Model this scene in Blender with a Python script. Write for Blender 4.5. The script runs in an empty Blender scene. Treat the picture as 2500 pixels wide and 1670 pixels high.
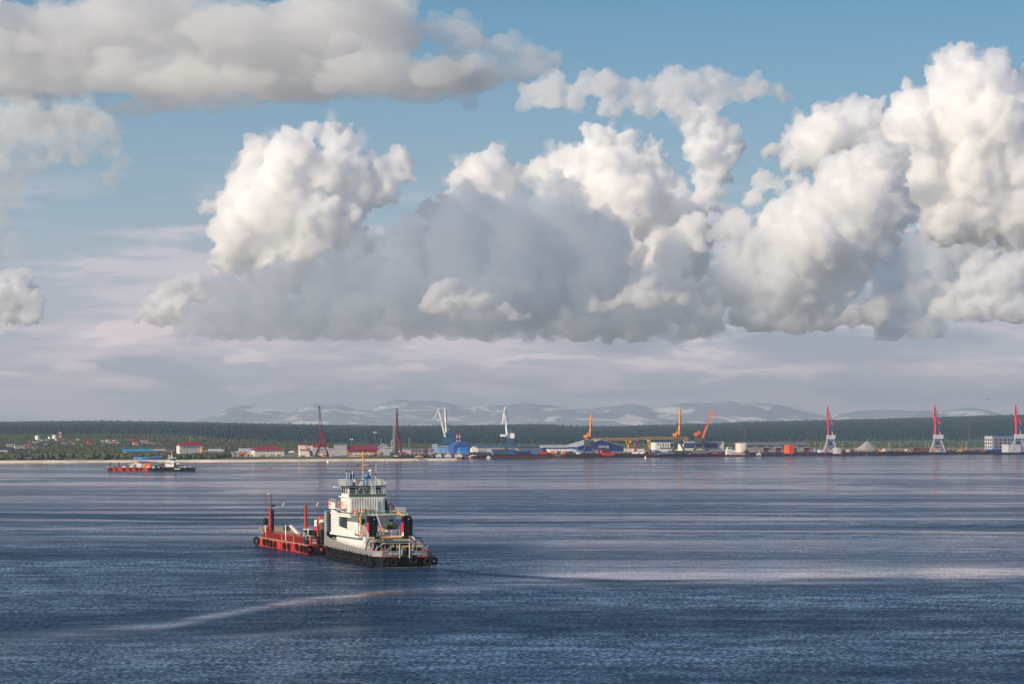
import bpy, bmesh, math, random
import numpy as np
from mathutils import Vector, Matrix
sc=bpy.context.scene
F=7000.0; CH=24.0                      # focal length in picture widths /2500, camera height in metres
cam=bpy.data.objects.new('camera',bpy.data.cameras.new('camera'));sc.collection.objects.link(cam)
cam.location=(0,0,CH);cam.rotation_euler=(math.pi/2,0,0);cam.data.sensor_width=36;cam.data.lens=F/2500*36
cam.data.shift_y=(1044-835)/2500;cam.data.clip_start=1;cam.data.clip_end=300000;sc.camera=cam
vs=sc.view_settings;vs.view_transform='Standard';vs.look='None';vs.exposure=.2;vs.gamma=1
sc.cycles.max_bounces=40;sc.cycles.volume_bounces=36;sc.cycles.diffuse_bounces=3;sc.cycles.glossy_bounces=4;sc.cycles.transparent_max_bounces=16
sc.cycles.use_denoising=True
SE=math.radians(27);AZ=math.radians(-125)
SUN=Vector((math.sin(AZ)*math.cos(SE),math.cos(AZ)*math.cos(SE),math.sin(SE)))
w=bpy.data.worlds.new('World');sc.world=w;w.use_nodes=True
nt=w.node_tree;bg=nt.nodes['Background'];bg.inputs[1].default_value=.1
def N(t,kind,**kw):
    n=t.nodes.new(kind)
    for k,v in kw.items():
        if k.startswith('i_'):
            n.inputs[k[2:].replace('_',' ')].default_value=v
        else: setattr(n,k,v)
    return n
def mathn(t,op,a,b=None,clamp=False):
    n=t.nodes.new('ShaderNodeMath');n.operation=op;n.use_clamp=clamp
    for i,x in enumerate((a,b)):
        if x is None: continue
        if isinstance(x,(int,float)): n.inputs[i].default_value=x
        else: t.links.new(x,n.inputs[i])
    return n.outputs[0]
def ramp(t,x,pts,interp='LINEAR'):
    n=t.nodes.new('ShaderNodeValToRGB');cr=n.color_ramp;cr.interpolation=interp
    while len(cr.elements)<len(pts): cr.elements.new(.5)
    for e,(p,c) in zip(cr.elements,pts):
        e.position=p;e.color=(c,c,c,1) if isinstance(c,(int,float)) else (*c,1)
    t.links.new(x,n.inputs[0]);return n.outputs[0]
def mixc(t,f,a,b,blend='MIX'):
    n=t.nodes.new('ShaderNodeMix');n.data_type='RGBA';n.blend_type=blend
    for i,x in ((0,f),(6,a),(7,b)):
        if isinstance(x,(int,float)): n.inputs[i].default_value=x
        elif isinstance(x,tuple): n.inputs[i].default_value=(*x,1)
        else: t.links.new(x,n.inputs[i])
    return n.outputs[2]
sky=N(nt,'ShaderNodeTexSky',sky_type='NISHITA',sun_disc=False,sun_elevation=SE,sun_rotation=AZ,air_density=1.2,dust_density=.3,ozone_density=3.0)
tc=N(nt,'ShaderNodeTexCoord')
sx=N(nt,'ShaderNodeSeparateXYZ');nt.links.new(tc.outputs['Generated'],sx.inputs[0])
el=sx.outputs[2]
# dust near the horizon: a pale lavender haze belt in the distant air
belt=ramp(nt,mathn(nt,'ABSOLUTE',el),[(0,1),(.03,.9),(.08,.42),(.15,.10),(.3,.0)])
col=mixc(nt,1.0,sky.outputs[0],(.215,.54,.71),'MULTIPLY')
col=mixc(nt,mathn(nt,'MULTIPLY',belt,.75),col,(6.5,5.6,6.6))
# far-off streaks of cloud, low over the horizon
mp=N(nt,'ShaderNodeMapping');mp.inputs['Scale'].default_value=(9,9,75);nt.links.new(tc.outputs['Generated'],mp.inputs[0])
n1=N(nt,'ShaderNodeTexNoise',i_Scale=1.6,i_Detail=9,i_Roughness=.55,i_Distortion=.3);nt.links.new(mp.outputs[0],n1.inputs['Vector'])
f1=ramp(nt,n1.outputs[0],[(.46,0),(.62,1)],'EASE')
m1=ramp(nt,el,[(0,.5),(.005,.8),(.03,.85),(.04,.55),(.075,.5),(.085,.1),(.1,0)])
col=mixc(nt,mathn(nt,'MULTIPLY',f1,m1),col,(7.6,6.3,6.7))
mp3=N(nt,'ShaderNodeMapping');mp3.inputs['Scale'].default_value=(26,26,120);mp3.inputs['Location'].default_value=(5,2,3);nt.links.new(tc.outputs['Generated'],mp3.inputs[0])
n3=N(nt,'ShaderNodeTexNoise',i_Scale=1.0,i_Detail=8,i_Roughness=.55,i_Distortion=.2);nt.links.new(mp3.outputs[0],n3.inputs['Vector'])
f3=ramp(nt,n3.outputs[0],[(.535,0),(.60,1)],'EASE');m3=ramp(nt,el,[(.004,0),(.012,.45),(.03,.75),(.036,.5),(.043,0)])
col=mixc(nt,mathn(nt,'MULTIPLY',f3,m3),col,(9.2,7.6,7.5))
mp2=N(nt,'ShaderNodeMapping');mp2.inputs['Scale'].default_value=(14,14,60);mp2.inputs['Location'].default_value=(3,1,7);nt.links.new(tc.outputs['Generated'],mp2.inputs[0])
n2=N(nt,'ShaderNodeTexNoise',i_Scale=1.2,i_Detail=7,i_Roughness=.5);nt.links.new(mp2.outputs[0],n2.inputs['Vector'])
f2=ramp(nt,n2.outputs[0],[(.5,0),(.65,1)],'EASE')
m2=ramp(nt,el,[(0,0),(.012,.25),(.03,.6),(.04,.4),(.06,0)])
col=mixc(nt,mathn(nt,'MULTIPLY',f2,m2),col,(2.6,3.1,3.9))
col=mixc(nt,ramp(nt,mathn(nt,'ADD',mathn(nt,'MULTIPLY',el,-8),.0),[(0,0),(1,1)]),col,(2.3,3.1,4.4))
nt.links.new(col,bg.inputs[0])
L=bpy.data.lights.new('sun','SUN');L.energy=4.8;L.angle=math.radians(.5);L.color=(1,.82,.62)
lo=bpy.data.objects.new('sun',L);sc.collection.objects.link(lo);lo.rotation_euler=SUN.to_track_quat('Z','Y').to_euler()
# ---------------------------------------------------------------- materials and mesh helpers
def mat(name,col,rough=.6,var=.12,scale=.4,metal=0,spec=.4,bump=0,stain=None,trans=0):
    """painted or raw surface with procedural mottling; stain=(colour,amount,scale) adds patchy dirt or rust"""
    m=bpy.data.materials.new(name);m.use_nodes=True;t=m.node_tree;b=t.nodes['Principled BSDF']
    b.inputs['Roughness'].default_value=rough;b.inputs['Metallic'].default_value=metal;b.inputs['Specular IOR Level'].default_value=spec
    tc_=N(t,'ShaderNodeTexCoord');g=N(t,'ShaderNodeNewGeometry')
    n=N(t,'ShaderNodeTexNoise',i_Scale=scale,i_Detail=5,i_Roughness=.6);t.links.new(tc_.outputs['Object'],n.inputs['Vector'])
    v=ramp(t,n.outputs[0],[(.3,1-var),(.7,1+var)]);c=mixc(t,1,tuple(col),v,'MULTIPLY')
    if stain:
        n2=N(t,'ShaderNodeTexNoise',i_Scale=stain[2],i_Detail=6,i_Roughness=.7);mp_=N(t,'ShaderNodeMapping');mp_.inputs['Scale'].default_value=(1,1,.45)
        t.links.new(tc_.outputs['Object'],mp_.inputs[0]);t.links.new(mp_.outputs[0],n2.inputs['Vector'])
        c=mixc(t,mathn(t,'MULTIPLY',ramp(t,n2.outputs[0],[(.5,0),(.68,1)]),stain[1]),c,tuple(stain[0]))
    t.links.new(c,b.inputs['Base Color'])
    if bump:
        bn=N(t,'ShaderNodeBump',i_Strength=1.0,i_Distance=bump);t.links.new(n.outputs[0],bn.inputs['Height']);t.links.new(bn.outputs[0],b.inputs['Normal'])
    return m
class MB:
    def __init__(s): s.v=[];s.f=[]
    def add(s,v,f):
        o=len(s.v);s.v+=[tuple(x) for x in v];s.f+=[tuple(i+o for i in q) for q in f];return s
    def box(s,x0,x1,y0,y1,z0,z1):
        return s.add([(x,y,z) for z in (z0,z1) for x,y in ((x0,y0),(x1,y0),(x1,y1),(x0,y1))],[(3,2,1,0),(4,5,6,7),(0,1,5,4),(1,2,6,5),(2,3,7,6),(3,0,4,7)])
    def tube(s,p0,p1,r0,r1=None,n=8,cap=True):
        r1=r0 if r1 is None else r1;a=Vector(p0);b=Vector(p1);d=(b-a)
        if d.length<1e-6: return s
        d.normalize();u=d.orthogonal().normalized()
        if abs(d.z)<.99: u=d.cross(Vector((0,0,1))).normalized()
        w_=d.cross(u);v=[]
        for c,r in ((a,r0),(b,r1)):
            for i in range(n):
                q=2*math.pi*(i+.5)/n;v.append(c+(u*math.cos(q)+w_*math.sin(q))*r)
        f=[(i,(i+1)%n,n+(i+1)%n,n+i) for i in range(n)]
        if cap: f+=[tuple(range(n-1,-1,-1)),tuple(range(n,2*n))]
        return s.add(v,f)
    def beam(s,p0,p1,w,w1=None): return s.tube(p0,p1,w*.707,None if w1 is None else w1*.707,4)
    def path(s,pts,r,n=6):
        for a,b in zip(pts[:-1],pts[1:]): s.tube(a,b,r,None,n)
        return s
    def prism(s,pts,axis,a,b):
        """polygon pts (2D) extruded along axis from a to b; axis 'x': pts=(y,z); 'y': pts=(x,z); 'z': pts=(x,y)"""
        def m3(p,q): return (q,p[0],p[1]) if axis=='x' else ((p[0],q,p[1]) if axis=='y' else (p[0],p[1],q))
        n=len(pts);return s.add([m3(p,a) for p in pts]+[m3(p,b) for p in pts],[tuple(range(n-1,-1,-1)),tuple(range(n,2*n))]+[(i,(i+1)%n,n+(i+1)%n,n+i) for i in range(n)])
    def torus(s,c,ax,R,r,n=18,m=8,sq=1):
        ax=Vector(ax).normalized();u=ax.orthogonal().normalized();
        if abs(ax.z)<.9: u=ax.cross(Vector((0,0,1))).normalized()
        w_=ax.cross(u);c=Vector(c);v=[];f=[]
        for i in range(n):
            q=2*math.pi*i/n;e=u*math.cos(q)+w_*math.sin(q)
            for j in range(m):
                p=2*math.pi*j/m;v.append(c+e*(R+r*math.cos(p))+ax*(r*sq*math.sin(p)))
        for i in range(n):
            for j in range(m): f.append((i*m+j,((i+1)%n)*m+j,((i+1)%n)*m+(j+1)%m,i*m+(j+1)%m))
        return s.add(v,f)
    def lathe(s,c,prof,n=14):
        v=[];f=[];k=len(prof)
        for i in range(n):
            q=2*math.pi*i/n
            for r,z in prof: v.append((c[0]+r*math.cos(q),c[1]+r*math.sin(q),c[2]+z))
        for i in range(n):
            for j in range(k-1): f.append((i*k+j,((i+1)%n)*k+j,((i+1)%n)*k+j+1,i*k+j+1))
        return s.add(v,f)
    def lattice(s,p0,p1,w0,w1,n,r):
        """four-chord lattice girder from p0 to p1"""
        a=Vector(p0);b=Vector(p1);d=(b-a).normalized();u=d.cross(Vector((0,1,0)))
        if u.length<.1: u=d.cross(Vector((0,0,1)))
        u.normalize();w_=d.cross(u);pr=None
        for i in range(n+1):
            t=i/n;c=a.lerp(b,t);w=(w0+(w1-w0)*t)/2;q=[c+u*w+w_*w,c-u*w+w_*w,c-u*w-w_*w,c+u*w-w_*w]
            if pr:
                for j in range(4):
                    s.tube(pr[j],q[j],r,None,4,False);s.tube(pr[j],q[(j+1)%4],r*.6,None,3,False)
            pr=q
        return s
    def build(s,name,m=None,parent=None,smooth=False):
        me=bpy.data.meshes.new(name);me.from_pydata([tuple(x) for x in s.v],[],s.f);me.update()
        bm=bmesh.new();bm.from_mesh(me);bmesh.ops.recalc_face_normals(bm,faces=bm.faces);bm.to_mesh(me);bm.free()
        if smooth: me.polygons.foreach_set('use_smooth',[True]*len(me.polygons))
        o=bpy.data.objects.new(name,me);sc.collection.objects.link(o)
        if m: me.materials.append(m)
        if parent: o.parent=parent
        return o
def tag(o,label,cat,group=None):
    o['label']=label;o['category']=cat
    if group:o['group']=group
    return o
def thing(name,label,cat,loc,rz=0,group=None):
    o=bpy.data.objects.new(name,None);sc.collection.objects.link(o);o.location=loc;o.rotation_euler=(0,0,rz);o.empty_display_size=.5
    return tag(o,label,cat,group)
def bigmesh(name,V,Fc,m):
    V=np.asarray(V,dtype=np.float32);Fc=np.asarray(Fc,dtype=np.int32);k=Fc.shape[1]
    me=bpy.data.meshes.new(name);me.vertices.add(len(V));me.vertices.foreach_set('co',V.ravel());me.loops.add(Fc.size);me.loops.foreach_set('vertex_index',Fc.ravel())
    me.polygons.add(len(Fc));me.polygons.foreach_set('loop_start',np.arange(0,Fc.size,k,dtype=np.int32));me.polygons.foreach_set('loop_total',np.full(len(Fc),k,dtype=np.int32));me.update(calc_edges=True);me.validate()
    o=bpy.data.objects.new(name,me);sc.collection.objects.link(o);me.materials.append(m);return o
def icos(sub):
    bm=bmesh.new();bmesh.ops.create_icosphere(bm,subdivisions=sub,radius=1)
    v=np.array([x.co[:] for x in bm.verts]);f=np.array([[y.index for y in x.verts] for x in bm.faces]);bm.free();return v,f
# ---------------------------------------------------------------- water, ground, hills, forest
GZ=3.0
SHX=np.array([-6000,-2500,-346,-186,-68,-66,-24,62,187,315,472,1500,6000.]);SHY=np.array([1500,1720,1940,2000,2064,2236,2256,2300,2397,2476,2648,3500,7000.])
BKX=[-6000,-2500,-346,-186,-44,-38];BKY=[1500,1720,1940,2000,2074,2084]
def shore(x): return np.interp(x,SHX,SHY)
SKX=np.array([-600,0,200,400,520,640,900,1130,1300,1350,1400,1480,1600,1750,1800,1950,2100,2300,2500,3200.]);SKY=np.array([1028,1031,1029.5,1031,1034,1036,1039.5,1039.5,1036.5,1038,1042,1043,1040,1035,1033,1028,1023,1018,1013,1006.])
def sstep(a,b,x):
    t=np.clip((x-a)/(b-a),0,1);return t*t*(3-2*t)
def tz(X,Y):
    """height of the land"""
    px=1250+7000*X/Y
    top=CH+(1044-np.interp(px,SKX,SKY))*9000/7000-8
    t=np.clip((Y-4300)/(9000-4300),0,1)
    f=t**.8*(1+.0*X)+.07*np.sin(X/420+Y/610)*np.sin(Y/700+1.3)*4*t*(1-t)
    z=GZ+(top-GZ)*f*np.where(Y>9000,np.exp(-((Y-9000)/1500)**2),1)
    z=z+9*sstep(2650,4200,Y)*sstep(1000,500,px)*(1-t)
    near=sstep(8,32,Y-shore(X));return np.where((X<-67)&(Y<3000),1.55+(z-1.55)*near,z)
water_m=bpy.data.materials.new('river_water');water_m.use_nodes=True
def build_water(m):
    t=m.node_tree;b=t.nodes['Principled BSDF'];b.inputs['Base Color'].default_value=(.005,.03,.07,1);b.inputs['Roughness'].default_value=.09;b.inputs['IOR'].default_value=1.333
    g=N(t,'ShaderNodeNewGeometry');s=N(t,'ShaderNodeSeparateXYZ');t.links.new(g.outputs['Position'],s.inputs[0]);X,Y=s.outputs[0],s.outputs[1]
    def noise(sx_,sy_,scale,det,rough=.5,off=0,dist=0):
        mp_=N(t,'ShaderNodeMapping');mp_.inputs['Scale'].default_value=(sx_,sy_,1);mp_.inputs['Location'].default_value=(off,off*.7,off);mp_.inputs['Rotation'].default_value=(0,0,math.radians(-4) if sx_<.05 else 0)
        t.links.new(g.outputs['Position'],mp_.inputs[0]);n=N(t,'ShaderNodeTexNoise',i_Scale=scale,i_Detail=det,i_Roughness=rough,i_Distortion=dist);t.links.new(mp_.outputs[0],n.inputs['Vector']);return n.outputs[0]
    def rng_(x,a,b_,c,d): # map range smooth
        n=N(t,'ShaderNodeMapRange',interpolation_type='SMOOTHSTEP');t.links.new(x,n.inputs[0])
        for i,v in enumerate((a,b_,c,d)): n.inputs[i+1].default_value=v
        return n.outputs[0]
    def curve(x,pts): # piecewise map of x -> value, world metres
        x0,x1=pts[0][0],pts[-1][0];n=N(t,'ShaderNodeMapRange');t.links.new(x,n.inputs[0]);n.inputs[1].default_value=x0;n.inputs[2].default_value=x1
        lo_=min(p[1] for p in pts);hi=max(p[1] for p in pts)+1e-6
        r=ramp(t,n.outputs[0],[((p[0]-x0)/(x1-x0),(p[1]-lo_)/(hi-lo_)) for p in pts]);return mathn(t,'ADD',mathn(t,'MULTIPLY',r,hi-lo_),lo_)
    def gauss(d,w):
        q=mathn(t,'DIVIDE',d,w);return mathn(t,'POWER',2.718,mathn(t,'MULTIPLY',mathn(t,'MULTIPLY',q,q),-1))
    # ripples, metres
    wob=noise(.02,.02,1,2,off=9)
    r1=noise(.55,1.0,1.0,3,.6);r2=noise(.9,1.6,2.2,3,.65,off=4);r3=noise(.10,.2,1,2,.5,off=2)
    hgt=mathn(t,'ADD',mathn(t,'ADD',mathn(t,'MULTIPLY',r1,.22),mathn(t,'MULTIPLY',r2,.09)),mathn(t,'MULTIPLY',r3,.5))
    # slicks: long smooth bands lying across the river, mixed with wind-ruffled bands
    a=noise(.0040,.009,1.0,5,.62,off=5,dist=1.3);bnd=rng_(a,.44,.56,0,1)
    a2=noise(.0042,.022,1.0,5,.62,off=17,dist=1.2);bnd2=rng_(a2,.46,.60,0,1)
    far=rng_(Y,640,1150,0,1);mid=mathn(t,'MULTIPLY',rng_(Y,560,650,0,1),mathn(t,'SUBTRACT',1.0,far))
    calm=mathn(t,'ADD',mathn(t,'MULTIPLY',far,mathn(t,'ADD',mathn(t,'MULTIPLY',bnd,.5),.55)),mathn(t,'MULTIPLY',mid,mathn(t,'MULTIPLY',bnd2,.85)))
    # calm belt astern of the tug, right half
    edge=mathn(t,'ADD',curve(X,[(-60,320),(-42,346),(-31,394),(-15,424),(3,441),(30,449),(90,457),(300,470)]),mathn(t,'MULTIPLY',mathn(t,'SUBTRACT',wob,.5),14))
    d=mathn(t,'SUBTRACT',Y,edge)
    right=rng_(X,-14,12,0,1)
    belt_=mathn(t,'MULTIPLY',mathn(t,'MULTIPLY',rng_(d,-2,7,0,1),rng_(Y,560,690,1,0)),right)
    bt=mathn(t,'MULTIPLY',belt_,mathn(t,'ADD',mathn(t,'ADD',.42,mathn(t,'MULTIPLY',rng_(a2,.4,.6,0,1),.32)),mathn(t,'ADD',mathn(t,'MULTIPLY',gauss(mathn(t,'SUBTRACT',d,16.0),20.0),.45),mathn(t,'MULTIPLY',gauss(mathn(t,'SUBTRACT',mathn(t,'SUBTRACT',Y,603),mathn(t,'MULTIPLY',X,.15)),17.0),.5))))
    l2=mathn(t,'MULTIPLY',gauss(d,13.0),mathn(t,'MULTIPLY',rng_(X,-62,-30,.4,1.0),rng_(noise(.03,.06,1,4,.6,off=77),.35,.6,.35,1)))
    e3=curve(X,[(-70,300),(-55,311),(-35,325),(-15,346),(5,352),(60,330)]);l3=mathn(t,'MULTIPLY',gauss(mathn(t,'SUBTRACT',Y,e3),7.0),mathn(t,'MULTIPLY',rng_(X,-20,5,.5,0),rng_(a2,.35,.6,.5,1)))
    l4=mathn(t,'MULTIPLY',gauss(mathn(t,'SUBTRACT',mathn(t,'SUBTRACT',Y,600),mathn(t,'MULTIPLY',X,.1)),17.0),mathn(t,'MULTIPLY',.7,rng_(X,-60,10,.5,1)))
    l5=mathn(t,'MULTIPLY',gauss(mathn(t,'SUBTRACT',mathn(t,'SUBTRACT',Y,742),mathn(t,'MULTIPLY',X,.12)),26.0),mathn(t,'MULTIPLY',rng_(X,-20,60,.1,.95),rng_(bnd2,0,1,.7,1)))
    l6=mathn(t,'MULTIPLY',gauss(mathn(t,'SUBTRACT',mathn(t,'SUBTRACT',Y,860),mathn(t,'MULTIPLY',X,.10)),15.0),mathn(t,'MULTIPLY',rng_(X,40,110,0,.9),1.0))
    for q in (bt,l2,l3,l4,l5,l6): calm=mathn(t,'MAXIMUM',calm,q)
    near=mathn(t,'MULTIPLY',rng_(noise(.012,.05,1,4,.6,off=31),.5,.7,0,.35),mathn(t,'SUBTRACT',1.0,far));calm=mathn(t,'MAXIMUM',calm,near);
    # churned wake line trailing from the stern
    wk=mathn(t,'SUBTRACT',Y,mathn(t,'ADD',curve(X,[(-20,497),(-12.6,486),(-4,467),(6,456),(16,449),(40,448),(110,456)]),mathn(t,'MULTIPLY',mathn(t,'SUBTRACT',noise(.09,.09,1,2,off=3),.5),8)))
    wake=mathn(t,'MULTIPLY',gauss(wk,mathn(t,'ADD',rng_(X,-12,40,4.5,1.6),0)),mathn(t,'MULTIPLY',rng_(X,-14,-11,0,1),mathn(t,'MULTIPLY',rng_(X,0,50,1,0),rng_(noise(.12,.35,1,4,.6,off=91),.36,.58,.15,1))))
    calm=mathn(t,'MULTIPLY',calm,mathn(t,'SUBTRACT',1.0,wake))
    amp=mathn(t,'ADD',mathn(t,'MULTIPLY',mathn(t,'SUBTRACT',1.0,calm),1.0),mathn(t,'MULTIPLY',wake,.8))
    H_=mathn(t,'MULTIPLY',hgt,mathn(t,'ADD',amp,.05))
    bn=N(t,'ShaderNodeBump',i_Strength=1.0,i_Distance=WAVE);t.links.new(H_,bn.inputs['Height']);t.links.new(bn.outputs[0],b.inputs['Normal'])
    # foam right under the stern
    fm=mathn(t,'MULTIPLY',mathn(t,'MULTIPLY',gauss(mathn(t,'SUBTRACT',Y,mathn(t,'ADD',498.2,mathn(t,'MULTIPLY',X,.32))),1.5),rng_(noise(1.2,1.2,1.6,4,.7,off=8),.47,.60,0,1)),mathn(t,'MULTIPLY',rng_(X,-24,-21,0,1),rng_(X,-13,-9,1,0)))
    hs=mathn(t,'SUBTRACT',mathn(t,'ADD',X,mathn(t,'MULTIPLY',mathn(t,'SUBTRACT',Y,492.7),.3214)),-24.9)
    fm2=mathn(t,'MULTIPLY',mathn(t,'MULTIPLY',gauss(hs,.5),rng_(noise(1.5,.5,1.6,4,.7,off=28),.52,.66,0,.8)),mathn(t,'MULTIPLY',rng_(Y,491,496,0,1),rng_(Y,520,590,1,.25)))
    fm=mathn(t,'MAXIMUM',fm,mathn(t,'MULTIPLY',fm2,rng_(Y,585,588,1,0)))
    c=mixc(t,fm,(.005,.022,.058),(.55,.45,.36))
    # noise grain stands in for facet reflections: it sets how much each spot mirrors
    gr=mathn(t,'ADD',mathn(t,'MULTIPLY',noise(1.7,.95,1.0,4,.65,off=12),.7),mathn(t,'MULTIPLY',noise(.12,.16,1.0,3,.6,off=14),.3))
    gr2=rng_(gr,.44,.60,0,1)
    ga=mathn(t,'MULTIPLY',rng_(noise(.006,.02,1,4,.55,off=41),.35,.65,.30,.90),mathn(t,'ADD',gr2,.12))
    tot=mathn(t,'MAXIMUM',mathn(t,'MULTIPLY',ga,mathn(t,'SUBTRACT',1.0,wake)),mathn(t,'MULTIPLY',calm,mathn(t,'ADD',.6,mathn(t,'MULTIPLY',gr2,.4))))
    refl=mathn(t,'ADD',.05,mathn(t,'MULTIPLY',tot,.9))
    gl=N(t,'ShaderNodeBsdfGlossy');t.links.new(rng_(calm,0,.8,.17,.09),gl.inputs['Roughness']);t.links.new(mixc(t,calm,(.80,.92,1.0),(1.0,.93,.98)),gl.inputs['Color']);t.links.new(bn.outputs[0],gl.inputs['Normal'])
    b.inputs['Specular IOR Level'].default_value=0;b.inputs['Roughness'].default_value=.6
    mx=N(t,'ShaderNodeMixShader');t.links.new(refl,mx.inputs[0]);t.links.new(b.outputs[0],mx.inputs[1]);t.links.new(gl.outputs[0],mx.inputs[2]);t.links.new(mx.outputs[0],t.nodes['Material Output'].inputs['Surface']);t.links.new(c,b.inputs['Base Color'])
WAVE=1.2
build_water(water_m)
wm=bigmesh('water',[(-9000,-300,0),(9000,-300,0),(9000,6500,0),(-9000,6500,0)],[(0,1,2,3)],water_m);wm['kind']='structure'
# ground sheet to the far side of the hills
ground_m=mat('ground_cover',(.13,.12,.075),.95,.35,.02,stain=((.13,.12,.08),.6,.008),spec=.1)
u=np.concatenate([np.linspace(0,60,8),np.linspace(90,2600,60),np.linspace(2700,9000,60),np.linspace(9500,24000,8)])
xs=np.concatenate([np.linspace(-7000,-2600,8),np.linspace(-2500,-100,60),[-68,-66.5,-60,-40],np.linspace(-20,2500,66),np.linspace(2600,7000,8)])
V=[];qy=0
XX,UU=np.meshgrid(xs,u);YY=shore(XX)+np.where(XX<-67,9,6)+UU;ZZ=tz(XX,YY)
nx=len(xs);V=np.stack([XX,YY,ZZ],-1).reshape(-1,3);i=np.arange(len(u)-1)[:,None]*nx+np.arange(nx-1)[None];Fc=np.stack([i,i+1,i+1+nx,i+nx],-1).reshape(-1,4)
g_=bigmesh('ground',V,Fc,ground_m);g_['kind']='structure'
# sloping concrete river bank on the left, down to the water
bank_m=mat('bank_concrete',(.78,.66,.50),.85,.25,.05,stain=((.38,.29,.2),.5,.09))
q=[x for x in np.linspace(-1500,-40,160)];V=[];
for k,x in enumerate(q):
    y=float(np.interp(x,BKX,BKY));b=.6*math.sin(x*.05)+.4*math.sin(x*.17+1);hh=GZ+.15
    for dy,z in ((-4,-1.2),(.5+b,.35),(1.0+b,.5),(7+b,1.58),(14+b,1.62),(30,-.8 if x>-66 else 1.5)): V.append((x,y+dy,z))
V=np.array(V);i=np.arange(len(q)-1)[:,None]*6+np.arange(5)[None];Fc=np.stack([i,i+6,i+7,i+1],-1).reshape(-1,4)
bk=bigmesh('river_bank',V,Fc,bank_m);bk['kind']='structure'
# mountains
mt_m=bpy.data.materials.new('mountain_hazed_rock_and_snow');mt_m.use_nodes=True
def bm_(m):
    t=m.node_tree;b=t.nodes['Principled BSDF'];b.inputs['Roughness'].default_value=.95
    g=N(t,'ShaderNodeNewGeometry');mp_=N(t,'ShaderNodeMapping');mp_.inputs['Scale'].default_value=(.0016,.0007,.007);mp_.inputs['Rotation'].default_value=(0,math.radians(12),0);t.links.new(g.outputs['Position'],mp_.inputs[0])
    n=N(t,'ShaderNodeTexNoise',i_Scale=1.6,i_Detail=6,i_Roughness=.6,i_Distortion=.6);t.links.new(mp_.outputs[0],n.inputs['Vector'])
    c=mixc(t,ramp(t,n.outputs[0],[(.545,0),(.565,1)]),(.23,.28,.34),(1,.93,.9));t.links.new(c,b.inputs['Base Color'])  # rock colour lightened and blued so it carries part of the distance haze
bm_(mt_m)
def ridge(pts,Y0,wd,label,seed):
    rg=np.random.default_rng(seed);pts=np.array(pts,float);px=np.arange(pts[0,0],pts[-1,0]+1,6);y=np.interp(px,pts[:,0],pts[:,1])
    y=np.convolve(np.pad(y,2,'edge'),np.ones(5)/5,'valid')
    X=(px-1250)/7000*Y0;Hh=CH+(1044-y)/7000*Y0;V=[];ts=np.linspace(-1,1,21)
    for t_ in ts:
        prof=(1-abs(t_))**.85
        for x,h in zip(X,Hh):
            nn=noise_(x/900,t_*3,seed)*.16*(1-prof)*2+noise_(x/260,t_*8,seed+3)*.05*(1-prof)*2
            V.append((x,Y0+t_*wd,max(-5,h*(prof+nn*.8*prof**.3))))
    n_=len(px);i=np.arange(20)[:,None]*n_+np.arange(n_-1)[None];Fc=np.stack([i,i+1,i+1+n_,i+n_],-1).reshape(-1,4)
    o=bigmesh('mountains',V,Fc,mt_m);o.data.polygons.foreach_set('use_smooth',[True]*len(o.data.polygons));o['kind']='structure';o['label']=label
from mathutils import noise as _mn
def noise_(a,b,c): return _mn.noise(Vector((a,b,c)))
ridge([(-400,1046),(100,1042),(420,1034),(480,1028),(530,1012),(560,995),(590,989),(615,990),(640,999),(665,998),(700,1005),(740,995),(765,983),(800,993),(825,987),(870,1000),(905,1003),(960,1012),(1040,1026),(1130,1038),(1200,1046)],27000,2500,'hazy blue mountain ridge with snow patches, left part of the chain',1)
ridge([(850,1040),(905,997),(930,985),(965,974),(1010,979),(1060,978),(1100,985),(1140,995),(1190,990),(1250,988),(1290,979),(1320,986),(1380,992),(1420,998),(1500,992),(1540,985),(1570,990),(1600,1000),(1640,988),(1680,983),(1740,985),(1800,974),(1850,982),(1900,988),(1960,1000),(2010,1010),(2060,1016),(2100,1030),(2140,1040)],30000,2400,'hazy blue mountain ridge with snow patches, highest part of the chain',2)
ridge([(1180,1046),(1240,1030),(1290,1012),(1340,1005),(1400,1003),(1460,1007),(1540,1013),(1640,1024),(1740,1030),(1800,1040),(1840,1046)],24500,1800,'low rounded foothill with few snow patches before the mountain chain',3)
ridge([(1980,1040),(2040,1012),(2100,1003),(2160,1000),(2220,1003),(2300,1003),(2330,1000),(2360,994),(2400,999),(2440,1010),(2500,1018),(2700,1034),(2900,1042)],29000,2200,'low hazy ridge at the right end of the mountain chain',4)
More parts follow.
